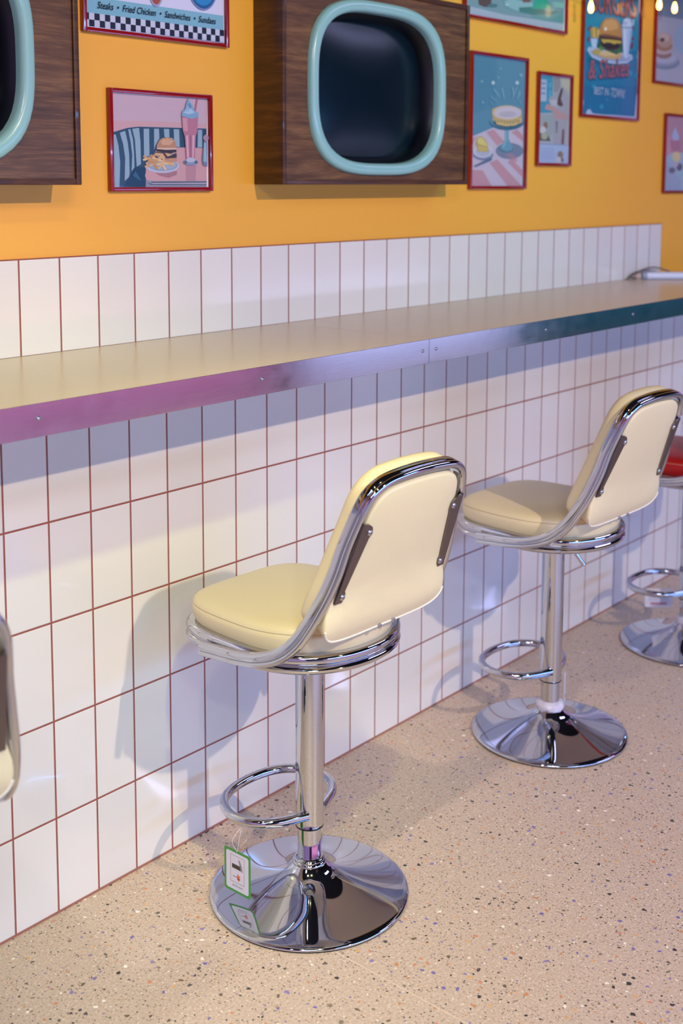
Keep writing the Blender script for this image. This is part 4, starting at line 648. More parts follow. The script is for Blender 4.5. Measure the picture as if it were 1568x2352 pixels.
# ------------------------------------------------------------------ counter
ctr = empty('bar_counter', (1.0, -0.03, ZC))
def put(o, root):
    o.parent = root
    o.matrix_parent_inverse = Matrix.Identity(4)
    bpy.context.view_layer.update
    me = o.data
    inv = Matrix.Translation(-Vector(root.location))
    if root.rotation_euler.z: inv = Matrix.Rotation(-root.rotation_euler.z, 4, 'Z') @ inv
    me.transform(inv)
    return o
FYC = -0.265
SEAM = 0.958
put(box('worktop', -6.0, SEAM + 0.01 - 0.0006, FYC + 0.0015, YU - 0.0085, ZC - 0.05, ZC, LAMINATE, None, 0.0006, 1), ctr)
put(box('worktop', SEAM + 0.01 + 0.0006, 5.0, FYC + 0.0015, YU - 0.0005, ZC - 0.05, ZC, LAMINATE, None, 0.0006, 1), ctr)
def strip(x0, x1, screws):
    s = put(box('metal_edging', x0, x1, FYC - 0.0002, FYC + 0.0014, ZC - 0.055, ZC + 0.0006, STRIP, None, 0.0004, 1), ctr)
    for sx in screws:
        bm = bmesh.new()
        prof = [(0.0042, 0.0), (0.0042, 0.0006), (0.0036, 0.0018), (0.0022, 0.0026), (0.0009, 0.0026), (0.0009, 0.0012)]
        lathe(bm, prof, 20)
        bm.transform(Matrix.Translation((sx, FYC, 1.0655)) @ Matrix.Rotation(math.pi / 2, 4, 'X'))
        sc = put(from_bm('screw', bm, SCREW), ctr); sc.parent = s
strip(-1.9, SEAM - 0.0004, [-1.14, -0.622, -0.104, 0.4136, 0.9332])
strip(SEAM + 0.0004, 2.874, [0.9851, 1.469, 1.955, 2.47, 2.85])
strip(2.8745, 5.0, [2.9, 3.4, 3.9])
tag(ctr, 'long beige laminate bar counter with chrome metal edging above the tiled low wall', 'counter')

# ------------------------------------------------------------------ retro televisions
def sup(cx, cz, a, b, n=40, e=3.2):
    out = []
    for i in range(n):
        t = 2 * math.pi * i / n; c, s = math.cos(t), math.sin(t)
        r = 1 / ((abs(c) ** e + abs(s) ** e) ** (1 / e))
        out.append((cx + a * r * c, cz + b * r * s))
    return out
def tv(x0, label, bx=0.373):
    w, h, d, zb = 0.772, 0.502, 0.0975, 1.4385
    root = empty('retro_television', (x0 + w / 2, YU, zb))
    yf = YU - d
    # case: four side boards with a thin front lip
    bm = bmesh.new(); t = 0.013
    box_bm(bm, x0, x0 + t, yf, YU - 0.001, zb, zb + h, 0.002)
    box_bm(bm, x0 + w - t, x0 + w, yf, YU - 0.001, zb, zb + h, 0.002)
    box_bm(bm, x0 + t, x0 + w - t, yf, YU - 0.001, zb, zb + t, 0.002)
    box_bm(bm, x0 + t, x0 + w - t, yf, YU - 0.001, zb + h - t, zb + h, 0.002)
    put(from_bm('case', bm, WALNUT_D), root)
    cx, cz = x0 + bx, zb + 0.2450
    # front board with the opening
    inner = sup(cx, cz, 0.252, 0.193, 48)
    bm = bmesh.new()
    outer = []
    X0, X1, Z0, Z1 = x0 + t, x0 + w - t, zb + t, zb + h - t
    for (px, pz) in inner:
        dx, dz = px - cx, pz - cz
        tx = ((X1 - cx) if dx > 0 else (X0 - cx)) / dx if abs(dx) > 1e-9 else 1e9
        tz = ((Z1 - cz) if dz > 0 else (Z0 - cz)) / dz if abs(dz) > 1e-9 else 1e9
        q = min(tx, tz); outer.append((cx + dx * q, cz + dz * q))
    corners = [(X1, Z1), (X0, Z1), (X0, Z0), (X1, Z0)]
    for c in corners:
        i = min(range(48), key=lambda j: (outer[j][0] - c[0]) ** 2 + (outer[j][1] - c[1]) ** 2); outer[i] = c
    yb = yf + 0.006
    rings_bm(bm, [[(x, yb, z) for x, z in outer], [(x, yb, z) for x, z in inner], [(x, yb + 0.03, z) for x, z in inner]], False, False)
    put(from_bm('front_board', bm, WALNUT), root)
    # enamel bezel, a rounded ring standing proud of the board
    prof = [(0.000, 0.0), (0.0005, -0.009), (0.004, -0.014), (0.011, -0.0165), (0.022, -0.0160), (0.028, -0.0125), (0.031, -0.004), (0.0315, 0.010)]
    rings = []
    for off, dy in prof:
        rings.append([(x, yb + dy, z) for x, z in sup(cx, cz, 0.280 - off, 0.221 - off, 72)])
    bm = bmesh.new(); rings_bm(bm, rings, False, False)
    put(from_bm('bezel', bm, MINT, None, 60), root)
    # dark recess and the bulged screen
    rings = []
    for off, dy in ((0.0315, 0.008), (0.036, 0.014), (0.042, 0.024), (0.047, 0.042), (0.047, 0.06)):
        rings.append([(x, yb + dy, z) for x, z in sup(cx, cz, 0.280 - off, 0.221 - off, 72)])
    bm = bmesh.new(); rings_bm(bm, rings, False, False)
    put(from_bm('screen_surround', bm, SCREEN_RIM, None, 60), root)
    rings = []
    for f, dy in ((1.0, 0.046), (0.9, 0.0425), (0.75, 0.038), (0.55, 0.034), (0.3, 0.031), (0.1, 0.030)):
        rings.append([(x, yb + dy, z) for x, z in sup(cx, cz, 0.2345 * f, 0.1755 * f, 72, 3.2)])
    bm = bmesh.new(); rings_bm(bm, rings, False, True)
    put(from_bm('screen', bm, SCREEN, None, 80), root)
    tag(root, label, 'television')
    return root
tv(-0.4935, 'wooden retro television cut off by the left edge, screen mostly out of view', 0.384)
tv(0.8700, 'wooden retro television with mint bezel, whole dark screen in view at top centre')

# ------------------------------------------------------------------ framed pictures
def picture(name, x0, x1, z0, z1, label, shapes=None, lettering=(), inset=0.0095, bg='ffffff', group=None, pr=None):
    root = empty(name, ((x0 + x1) / 2, YU, z0))
    t = 0.0125; yf = YU - t; w = inset
    bm = bmesh.new()
    for (a, b, c, d) in ((x0, x0 + w, z0, z1), (x1 - w, x1, z0, z1), (x0 + w - .0002, x1 - w + .0002, z0, z0 + w), (x0 + w - .0002, x1 - w + .0002, z1 - w, z1)):
        box_bm(bm, a, b, yf, YU - 0.0008, c, d, 0.0016, 2)
    put(from_bm('frame', bm, FRAME_RED), root)
    px0, px1, pz0, pz1 = pr or (x0 + w, x1 - w, z0 + w, z1 - w)
    V, F, M, mats, idx = [], [], [], [], {}
    def slot(c):
        if c not in idx: idx[c] = len(mats); mats.append(paint(c))
        return idx[c]
    y = YU - 0.004
    def add(vs, fs, c):
        nonlocal y
        b = len(V); V.extend((vx, y, vz) for vx, vz in vs); k_ = slot(c)
        for f in fs: F.append([b + i for i in f]); M.append(k_)
        y -= 0.00004
    ax0, ax1, az0, az1 = x0 + w * .5, x1 - w * .5, z0 + w * .5, z1 - w * .5
    add([(ax0, az0), (ax1, az0), (ax1, az1), (ax0, az1)], [[0, 1, 2, 3]], bg)
    for c, pts in (shapes or []):
        q = []
        for u, v in pts:
            p = (px0 + u * (px1 - px0), pz0 + v * (pz1 - pz0))
            if not q or abs(p[0] - q[-1][0]) + abs(p[1] - q[-1][1]) > 1e-5: q.append(p)
        if len(q) > 2 and abs(q[0][0] - q[-1][0]) + abs(q[0][1] - q[-1][1]) < 1e-5: q.pop()
        if len(q) >= 3: add(q, [list(range(len(q)))], c)
    for body, u, v, tw, th, c, sh, bo, rot in lettering:
        vs, fs = text_polys(body, tw, th, sh, bo)
        ca, sa = math.cos(rot), math.sin(rot)
        add([(u + ca * a - sa * b, v + sa * a + ca * b) for a, b in vs], fs, c)
    me = bpy.data.meshes.new('print'); me.from_pydata(V, [], F)
    for p, mi in zip(me.polygons, M): p.material_index = mi
    put(link_mesh('print', me, mats), root)
    tag(root, label, 'picture' if name != 'framed_sign' else 'sign', group)
    return root
GP = 'red framed pictures on the orange wall'
picture('framed_picture', 0.421, 0.723, 1.4235, 1.6450, 'red framed painting of a burger with fries and a pink milkshake in a booth', ART['diner'], group=GP, pr=(.430, .714, 1.4325, 1.636))
picture('framed_picture', 1.781, 2.099, 1.424, 1.8345, 'red framed painting of a cake on a stand over a pink striped cloth', ART['cake'], group=GP, pr=(1.790, 2.090, 1.433, 1.8255))
picture('framed_picture', 2.162, 2.380, 1.4985, 1.8005, 'small narrow red framed print of a figure in a long grey dress', ART['small'], group=GP, pr=(2.171, 2.371, 1.5075, 1.7915))
picture('framed_picture', 1.740, 2.333, 1.929, 2.350, 'red framed teal picture cut by the top edge, right of the television', ART['topmid'], group=GP, pr=(1.749, 2.324, 1.938, 2.341))
picture('framed_picture', 2.974, 3.390, 1.8130, 2.407, 'red framed painting of a doughnut stacked on plates at the right edge', ART['tr'], group=GP, pr=(2.983, 3.381, 1.822, 2.398))
picture('framed_picture', 3.084, 3.504, 1.4040, 1.707, 'lowest red framed picture at the right edge with a pale blue sundae', ART['br'], group=GP, pr=(3.093, 3.495, 1.413, 1.698))
BL = []
BURG = ART['burger']
W_ = 0.406
def at(u, v): return 2.447 + u * 0.406, 1.677 + v * 0.573
lets = [('BURGERS', 2.502, 2.020, 0.318, 0.085, '5e2c3a', 0, 0.02, 0.02), ('BURGERS', 2.498, 2.024, 0.318, 0.085, 'a85a66', 0, 0.012, 0.02),
        ('& Shakes', 2.492, 1.790, 0.300, 0.066, '1a4a68', 0.25, 0.02, 0.10), ('& Shakes', 2.488, 1.794, 0.300, 0.066, 'a8586a', 0.25, 0.012, 0.10),
        ('BEST IN', 2.530, 1.747, 0.105, 0.026, 'b4bedc', 0.15, 0.002, 0.0), ('TOWN!', 2.652, 1.744, 0.100, 0.032, 'b4bedc', 0.15, 0.002, 0.0)]
picture('framed_sign', 2.438, 2.862, 1.667, 2.260, 'red framed blue sign of a burger and a shake, the tallest on the right', BURG, lets, group=GP, pr=(2.447, 2.853, 1.677, 2.25))
# menu sign with the chequered border
chk = []
cx0, cx1 = 0.3705, 0.7665; cw = (cx1 - cx0) / 28.5; cz0 = 1.7690
def uv(x, z): return ((x - cx0) / (cx1 - cx0), (z - cz0) / (2.34 - cz0))
def rc(a, b, c, d, col): chk.append((col, [uv(a, c), uv(b, c), uv(b, d), uv(a, d)]))
rc(cx0, cx1, cz0, 2.34, 'd4d6f0')
rc(cx0, cx1, cz0 + 2 * cw, cz0 + 2 * cw + 0.0335, '7fb6cc')
for i in range(29):
    for j in range(2):
        a = cx0 + (i - 0.5) * cw; b = a + cw
        a = max(a, cx0); b = min(b, cx1)
        rc(a, b, cz0 + j * cw, cz0 + (j + 1) * cw, '1c2236' if (i + j) % 2 else 'c8cce2')
def disc(x, z, rx, rz, col, n=30): chk.append((col, [uv(x + rx * math.cos(2 * math.pi * i / n), z + rz * math.sin(2 * math.pi * i / n)) for i in range(n)]))
disc(0.560, 1.858, 0.0195, 0.030, '9aa4c8'); disc(0.560, 1.859, 0.016, 0.026, 'a8503e'); disc(0.560, 1.868, 0.013, 0.024, 'c8604a')
disc(0.700, 1.893, 0.047, 0.058, '7a86b8'); disc(0.700, 1.894, 0.044, 0.055, '1c5c96'); disc(0.700, 1.897, 0.041, 0.051, '2a86c4')
chk.append(('9a9cb8', [uv(0.6415, 1.86), uv(0.643, 1.86), uv(0.645, 1.90), uv(0.642, 1.90)]))
picture('framed_sign', 0.357, 0.779, 1.757, 2.352, 'red framed menu sign with chequered border and STEAKS line at the top edge', chk,
        [('Steaks  \u2022  Fried Chicken  \u2022  Sandwiches  \u2022  Sundaes', 0.398, 1.8075, 0.343, 0.0145, '10141c', 0.3, 0.008, 0.0)], group=GP, bg='d4d6f0', pr=(cx0, cx1, cz0, 2.34))

# ------------------------------------------------------------------ stand-ins for reflected bulbs, on an added wire, upper right
BULB = mat('reflected_bulb_glow', (255, 220, 150), 0.3, 0, 0, None, (255, 190, 90), 9.0)
def bulb(x, z, label):
    r_ = empty('bulb_stand_in', (x, 0.12, z))
    bm = bmesh.new(); lathe(bm, [(0.001, -0.021), (0.006, -0.019), (0.009, -0.012), (0.0095, -0.004), (0.0075, 0.006), (0.0045, 0.015), (0.004, 0.02)], 20, (x, 0.12, z))
    put(from_bm('bulb_glass', bm, BULB), r_)
    bm = bmesh.new(); lathe(bm, [(0.0045, 0.018), (0.0055, 0.020), (0.0055, 0.040), (0.003, 0.044)], 16, (x, 0.12, z))
    put(from_bm('socket', bm, BLACK), r_)
    tag(r_, label, 'light bulb', 'glowing stand-ins for reflected bulbs at the top right')
bulb(2.352, 2.016, 'glowing stand-in for a reflected bulb, hanging in front of the blue burger sign')
bulb(2.842, 2.078, 'glowing stand-in for a reflected bulb, hanging at the left edge of the doughnut picture')
bulb(2.967, 2.080, 'glowing stand-in for a reflected bulb, hanging in front of the doughnut picture')
bm = bmesh.new()
tube(bm, catmull([(-1.0, 0.12, 2.45), (0.5, 0.12, 2.38), (1.6, 0.12, 2.22), (2.352, 0.12, 2.064), (2.842, 0.12, 2.126), (2.967, 0.12, 2.128), (3.6, 0.12, 2.22), (5, 0.12, 2.4)], 10), 0.0022, 8)
tag(from_bm('stand_in_wire', bm, BLACK), 'thin black wire added to carry the stand-in bulbs along the top of the wall', 'wire')

# ------------------------------------------------------------------ things at the far end of the counter
TUBE = mat('frosted_tube', (214, 222, 248), 0.35)
a = Vector((2.845, 0.152, ZC + 0.014)); b = Vector((3.16, -0.175, ZC + 0.014))
root = empty('tube_lamp', a)
bm = bmesh.new(); tube(bm, [a + (b - a) * 0.03, b], 0.0138, 20); put(from_bm('diffuser', bm, TUBE), root)
bm = bmesh.new(); tube(bm, [a, a + (b - a) * 0.035], 0.0142, 20); put(from_bm('end_cap', bm, mat('grey_end_cap', (150, 160, 190), 0.4)), root)
tag(root, 'white tube lamp lying across the far end of the bar counter', 'lamp')
bm = bmesh.new()
tube(bm, catmull([(2.822, 0.172, ZC + 0.010), (2.80, 0.17, ZC + 0.003), (2.79, 0.185, ZC + 0.003), (2.84, 0.190, ZC + 0.012), (2.91, 0.185, ZC + 0.030), (2.99, 0.178, ZC + 0.036), (3.06, 0.16, ZC + 0.022), (3.12, 0.15, ZC + 0.003), (3.3, 0.16, ZC + 0.003)], 10), 0.003, 8)
tube(bm, catmull([(2.826, 0.168, ZC + 0.004), (2.835, 0.176, ZC + 0.004), (2.81, 0.18, ZC + 0.010), (2.85, 0.188, ZC + 0.022), (2.93, 0.182, ZC + 0.026), (3.02, 0.17, ZC + 0.012), (3.1, 0.165, ZC + 0.003)], 10), 0.003, 8)
tag(from_bm('lamp_cable', bm, mat('grey_cable', (120, 112, 112), 0.5)), 'grey tangled cable curled beside the tube lamp on the counter', 'cable')
# ------------------------------------------------------------------ bar stools
NV = Vector((0, 1, 0.378)).normalized()          # forward normal of the leaning back
def back_pt(x, z, t=0.0, k=0.0755): return Vector((x, k - 0.378 * z, z)) + NV * t
def seat_outline(off, n=96):
    out = []
    for i in range(n):
        t = 2 * math.pi * i / n; c, s = math.cos(t), math.sin(t)
        e = 2.15 + 2.3 * max(0.0, s) ** 0.7
        a = 0.178 + off; b = (0.199 if s > 0 else 0.184) + off
        r = 1 / ((abs(c) / a) ** e + (abs(s) / b) ** e) ** (1 / e)
        out.append((r * c, r * s + 0.018))
    return out
BACK_REAR = [(0.0, 0.628), (0.08, 0.628), (0.128, 0.631), (0.156, 0.639), (0.171, 0.656), (0.1725, 0.680), (0.165, 0.706), (0.153, 0.740), (0.143, 0.785), (0.134, 0.832), (0.127, 0.874), (0.112, 0.902), (0.082, 0.917), (0.04, 0.921), (0.0, 0.922)]
BACK_FRONT = [(0.0, 0.635), (0.08, 0.635), (0.126, 0.637), (0.150, 0.643), (0.162, 0.657), (0.163, 0.676), (0.159, 0.705), (0.152, 0.74), (0.145, 0.785), (0.138, 0.832), (0.132, 0.877), (0.117, 0.908), (0.086, 0.928), (0.04, 0.934), (0.0, 0.935)]
def back_outline(mix, sub=4):
    half = [(a[0] * (1 - mix) + b[0] * mix, a[1] * (1 - mix) + b[1] * mix) for a, b in zip(BACK_REAR, BACK_FRONT)]
    pts = [(x, z, 0) for x, z in half] + [(-x, z, 0) for x, z in reversed(half[1:-1])]
    return [(p.x, p.y) for p in catmull(pts, sub, True)]
def sag(z):
    s = min(1.0, max(0.0, (0.735 - z) / 0.09)); return -0.017 * s * s * (3 - 2 * s)
def inset2d(pts, d):
    n = len(pts); out = []
    for i in range(n):
        ax, az = pts[i - 1]; bx, bz = pts[(i + 1) % n]
        tx, tz = bx - ax, bz - az; l = math.hypot(tx, tz) or 1
        out.append((pts[i][0] - tz / l * d, pts[i][1] + tx / l * d))
    return out
def frame_path():
    L = [(-0.194, 0.104, 0.5490), (-0.194, 0.057, 0.5530), (-0.194, 0.005, 0.5575), (-0.193, -0.052, 0.568), (-0.191, -0.104, 0.589), (-0.187, -0.144, 0.622),
         (-0.181, -0.172, 0.662), (-0.172, -0.197, 0.710), (-0.162, -0.2165, 0.760), (-0.1535, -0.2318, 0.812), (-0.146, -0.2510, 0.862), (-0.141, -0.2595, 0.885)]
    c = [(-0.130, 0.907), (-0.110, 0.922), (-0.085, 0.930), (-0.04, 0.934), (0, 0.935)]
    C_ = [tuple(back_pt(x, z)) for x, z in c]
    half = L + C_
    full = half + [(-x, y, z) for x, y, z in reversed(half[:-1])]
    return catmull(full, 6)
def sweep_frame(bm):
    P = frame_path(); m = len(P)
    prof = [(0.0150, 0.0), (0.0138, 0.0048), (0.0100, 0.0070), (-0.0010, 0.0074), (-0.0026, 0.0068), (-0.0036, 0.0046), (-0.0048, 0.0070), (-0.0070, 0.0084), (-0.0105, 0.0078), (-0.0135, 0.0050), (-0.0150, 0.0010), (-0.0145, -0.0034), (-0.0120, -0.0066), (-0.0060, -0.0076), (0.0090, -0.0074), (0.0136, -0.0048)]
    rings = []
    for i in range(m):
        T = (P[min(i + 1, m - 1)] - P[max(i - 1, 0)]).normalized()
        side = -1 if P[i].x < 0 else 1
        f = min(1.0, max(0.0, (P[i].z - 0.80) / 0.08))
        Ws = Vector((side, 0, 0)).cross(T) if side < 0 else Vector((1, 0, 0)).cross(T)
        if Ws.length < 1e-3: Ws = NV.copy()
        Ws.normalize()
        if Ws.dot(NV) < 0 and P[i].z > 0.7: Ws = -Ws
        W = (Ws * (1 - f) + NV * f); W = (W - T * W.dot(T)).normalized()
        B = T.cross(W)
        rings.append([tuple(P[i] + W * w + B * b) for w, b in prof])
    rings_bm(bm, rings)
    return bm
def disc_along(bm, prof, pos, axis, n=20):
    t = bmesh.new(); lathe(t, prof, n)
    q = Vector(axis).to_track_quat('Z', 'Y').to_matrix().to_4x4()
    t.transform(Matrix.Translation(pos) @ q)
    me = bpy.data.meshes.new('tmp'); t.to_mesh(me); t.free(); bm.from_mesh(me); bpy.data.meshes.remove(me)

def stool(x, y, rz, label, vinyl_mat, rise=0.0, lever=True, flange_wrap=False):
    root = empty('bar_stool', (x, y, 0), rz)
    tag(root, label, 'bar stool', 'chrome bar stools along the counter')
    def part(name, bm, m, parent=root, sm=40):
        o = from_bm(name, bm, m, parent, sm); return o
    up = Matrix.Translation((0, 0, rise))
    # trumpet foot
    pr = [(0.2025, 0.0035), (0.2035, 0.0055), (0.2025, 0.0080), (0.199, 0.0100), (0.190, 0.0125), (0.170, 0.0166), (0.148, 0.0212), (0.126, 0.0262), (0.106, 0.0314), (0.088, 0.0370), (0.073, 0.0426), (0.060, 0.0488), (0.050, 0.0550), (0.0425, 0.0616), (0.0375, 0.0672), (0.0350, 0.0700)]
    pr = [(v.x, v.y) for v in catmull([(a_, b_, 0) for a_, b_ in pr], 3)]
    bm = bmesh.new(); lathe(bm, [(0.198, 0.0035)] + pr, 160); part('base', bm, CHROME, sm=60)
    bm = bmesh.new(); lathe(bm, [(0.200, 0.0), (0.2015, 0.0015), (0.2005, 0.0038), (0.196, 0.0038)], 96); part('base_gasket', bm, BLACK)
    bm = bmesh.new(); lathe(bm, [(0.0345, 0.068), (0.0352, 0.070), (0.0345, 0.0725), (0.0320, 0.0745), (0.0305, 0.0755), (0.0310, 0.0775), (0.0295, 0.0800), (0.0268, 0.0812)], 64); part('collar', bm, CHROME)
    bm = bmesh.new(); lathe(bm, [(0.0240, 0.070), (0.0240, 0.160)], 64); part('lower_pole', bm, CHROME)
    bm = bmesh.new(); lathe(bm, [(0.0287, 0.1465), (0.0287, 0.1488)], 64); part('pole_ring', bm, BLACK)
    bm = bmesh.new(); lathe(bm, [(0.0272, 0.1488), (0.0284, 0.1495), (0.0287, 0.151), (0.0287, 0.528 + rise)], 64); part('pole', bm, CHROME)
    # footrest loop
    h = [(-0.020, -0.014), (-0.050, -0.002), (-0.082, 0.014), (-0.106, 0.036), (-0.120, 0.066), (-0.122, 0.100), (-0.110, 0.133), (-0.086, 0.160), (-0.050, 0.177), (0.0, 0.183)]
    pts = [(a_, b_, 0.178) for a_, b_ in h] + [(-a_, b_, 0.178) for a_, b_ in reversed(h[:-1])]
    bm = bmesh.new(); tube(bm, catmull(pts, 6), 0.0098, 16); fr = part('footrest', bm, CHROME)
    # seat ring, pan and cushion
    lay = [(0.5145, -0.120), (0.5160, -0.060), (0.5215, -0.022), (0.5250, -0.004), (0.5275, 0.0045), (0.5315, 0.0085), (0.5365, 0.0095), (0.5410, 0.0070), (0.5428, 0.0030), (0.5450, 0.0030), (0.5470, 0.0066), (0.5520, 0.0092), (0.5575, 0.0092), (0.5625, 0.0066), (0.5650, 0.0018), (0.5650, -0.012)]
    bm = bmesh.new(); rings_bm(bm, [[(px, py, z + 0.0115 + rise) for px, py in seat_outline(o)] for z, o in lay], True, False); part('seat_ring', bm, CHROME)
    lay = [(0.572, -0.012), (0.578, -0.007), (0.587, -0.0035), (0.600, -0.0022), (0.6105, -0.0030), (0.6115, -0.0045), (0.6125, -0.0030), (0.617, -0.0045), (0.6215, -0.0088), (0.625, -0.016), (0.6275, -0.028), (0.6300, -0.050), (0.632, -0.085), (0.6335, -0.125), (0.634, -0.160)]
    bm = bmesh.new(); rings_bm(bm, [[(px, py, z + rise) for px, py in seat_outline(o)] for z, o in lay], True, True); cu = part('seat_cushion', bm, vinyl_mat, sm=70)
    # stitched seam round the cushion
    bm = bmesh.new(); tube(bm, [(px, py, 0.6115 + rise) for px, py in seat_outline(-0.0036)], 0.0006, 6, True); part('seam', bm, STITCH, cu)
    bm = bmesh.new(); disc_along(bm, [(0.075, 0), (0.075, 0.004), (0.05, 0.007), (0.0287, 0.009)], (0, 0, 0.518 + rise), (0, 0, 1), 40); part('mounting_plate', bm, CHROME_W)
    # tubular frame round the back
    bm = bmesh.new(); sweep_frame(bm); bm.transform(up); part('back_frame', bm, CHROME, sm=50)
    # upholstered back
    lay = [(-0.0135, -0.008, 0), (-0.0125, -0.0030, 0), (-0.0095, -0.0008, 0), (-0.004, -0.0020, 0.1), (0.004, -0.0040, 0.5), (0.010, -0.0030, 0.8), (0.015, 0.0010, 1), (0.022, 0.0035, 1), (0.034, 0.0035, 1), (0.042, 0.0000, 1), (0.048, -0.0080, 1)]
    rings = []
    cxz = (0.0, 0.765)
    def shrink(pts, f): return [(cxz[0] + (a_ - cxz[0]) * f, cxz[1] + (b_ - cxz[1]) * f) for a_, b_ in pts]
    rear = inset2d(back_outline(0), 0.008)
    for f, t in ((0.05, -0.0215), (0.25, -0.0212), (0.5, -0.0200), (0.7, -0.0186), (0.84, -0.0170), (0.93, -0.0156)):
        rings.append([tuple(back_pt(a_, b_, t + sag(b_))) for a_, b_ in shrink(rear, f)])
    for t, o, mx in lay:
        rings.append([tuple(back_pt(a_, b_, t + sag(b_) * (1 - mx))) for a_, b_ in inset2d(back_outline(mx), -o)])
    front = inset2d(back_outline(1), 0.008)
    for f, t in ((0.93, 0.0525), (0.82, 0.0555), (0.6, 0.058), (0.3, 0.060), (0.05, 0.0605)):
        rings.append([tuple(back_pt(a_, b_, t)) for a_, b_ in shrink(front, f)])
    bm = bmesh.new(); rings_bm(bm, rings, True, True); bm.transform(up); bk = part('backrest', bm, vinyl_mat, sm=70)
    # piping along the lower hem
    hem = inset2d(back_outline(0), 0.0025)
    hp = [back_pt(a_, b_, -0.0125 + sag(b_)) for a_, b_ in hem if b_ < 0.664]
    hp.sort(key=lambda v: v.x)
    bm = bmesh.new(); tube(bm, hp, 0.0022, 8); bm.transform(up); part('piping', bm, PIPING if vinyl_mat is CREAM else vinyl_mat, bk)
    for hx in (-0.012, 0.028):
        bm = bmesh.new(); disc_along(bm, [(0.0052, 0), (0.0050, 0.0016), (0.0030, 0.0032), (0.0008, 0.0036)], back_pt(hx, 0.631, -0.0145 - 0.017), -NV); bm.transform(up); part('stud', bm, SCREW, bk)
    # brackets with two screws each
    for s in (-1, 1):
        pa, pb = (s * 0.1420, 0.713), (s * 0.1216, 0.850)
        dv = Vector((pb[0] - pa[0], 0, pb[1] - pa[1])).normalized(); nx = Vector((-dv.z * s, 0, dv.x * s)) * 1.0   # towards the middle
        w = 0.010
        q = [(pa[0] - s * 0.020, pa[1] - 0.004)]
        outline = [(pa[0] + s * 0.016, pa[1] - 0.003), (pa[0] - s * 0.003, pa[1] - 0.004), (pa[0] - s * 0.0075, pa[1] + 0.003), (pa[0] - s * 0.0075, pa[1] + 0.013), (pa[0] - s * 0.0035, pa[1] + 0.019),
                   (pb[0] - s * 0.0035, pb[1] - 0.018), (pb[0] - s * 0.0075, pb[1] - 0.012), (pb[0] - s * 0.0075, pb[1] - 0.002), (pb[0] - s * 0.003, pb[1] + 0.005), (pb[0] + s * 0.006, pb[1] + 0.010), (pb[0] + s * 0.022, pb[1] + 0.014)]
        bm = bmesh.new()
        rings_bm(bm, [[tuple(back_pt(a_, b_, -0.0195 + sag(b_) * .3)) for a_, b_ in outline], [tuple(back_pt(a_, b_, -0.0150 + sag(b_) * .3)) for a_, b_ in outline]])
        bm.transform(up); br = part('bracket', bm, STEEL)
        for (cx_, cz_) in ((pa[0], pa[1] + 0.008), (pb[0], pb[1] - 0.006)):
            bm = bmesh.new(); disc_along(bm, [(0.0062, 0), (0.0062, 0.0010), (0.0050, 0.0030), (0.0030, 0.0040), (0.0016, 0.0040), (0.0016, 0.0015)], back_pt(cx_, cz_, -0.0195 + sag(cz_) * .3), -NV)
            bm.transform(up); part('screw', bm, SCREW, br)
    if lever:
        bm = bmesh.new(); tube(bm, catmull([(0.015, -0.015, 0.516), (0.024, -0.030, 0.504), (0.038, -0.048, 0.480), (0.047, -0.060, 0.458)], 5), 0.0036, 10); tube(bm, [(0.036, -0.046, 0.484), (0.048, -0.0615, 0.456)], 0.0052, 12)
        bm.transform(up); part('lever', bm, CHROME_W)
    if flange_wrap:
        bm = bmesh.new(); lathe(bm, [(0.0300, 0.070), (0.0365, 0.073), (0.0380, 0.080), (0.0350, 0.088), (0.0262, 0.0915)], 40)
        for v in bm.verts:
            v.co += Vector((random.uniform(-1, 1), random.uniform(-1, 1), random.uniform(-1, 1))) * 0.0012
        part('foam_wrap', bm, mat('foam_wrap', (206, 200, 214), 0.35, 0, 0.3))
    return root

random.seed(11)
stool(-0.484, -0.322, -0.24, 'cream bar stool cut off by the left edge, only part of its back showing', CREAM, 0.0, False)
stool(0.479, -0.3297, -0.03, 'nearest whole bar stool, cream seat, in the middle of the view', CREAM, 0.0, False)
stool(1.4272, -0.329, -0.03, 'cream bar stool right of the middle one, white wrap round its collar', CREAM, 0.004, True, True)
stool(2.252, -0.335, -0.03, 'bar stool with a red seat at the right edge', RED, 0.0, False, True)

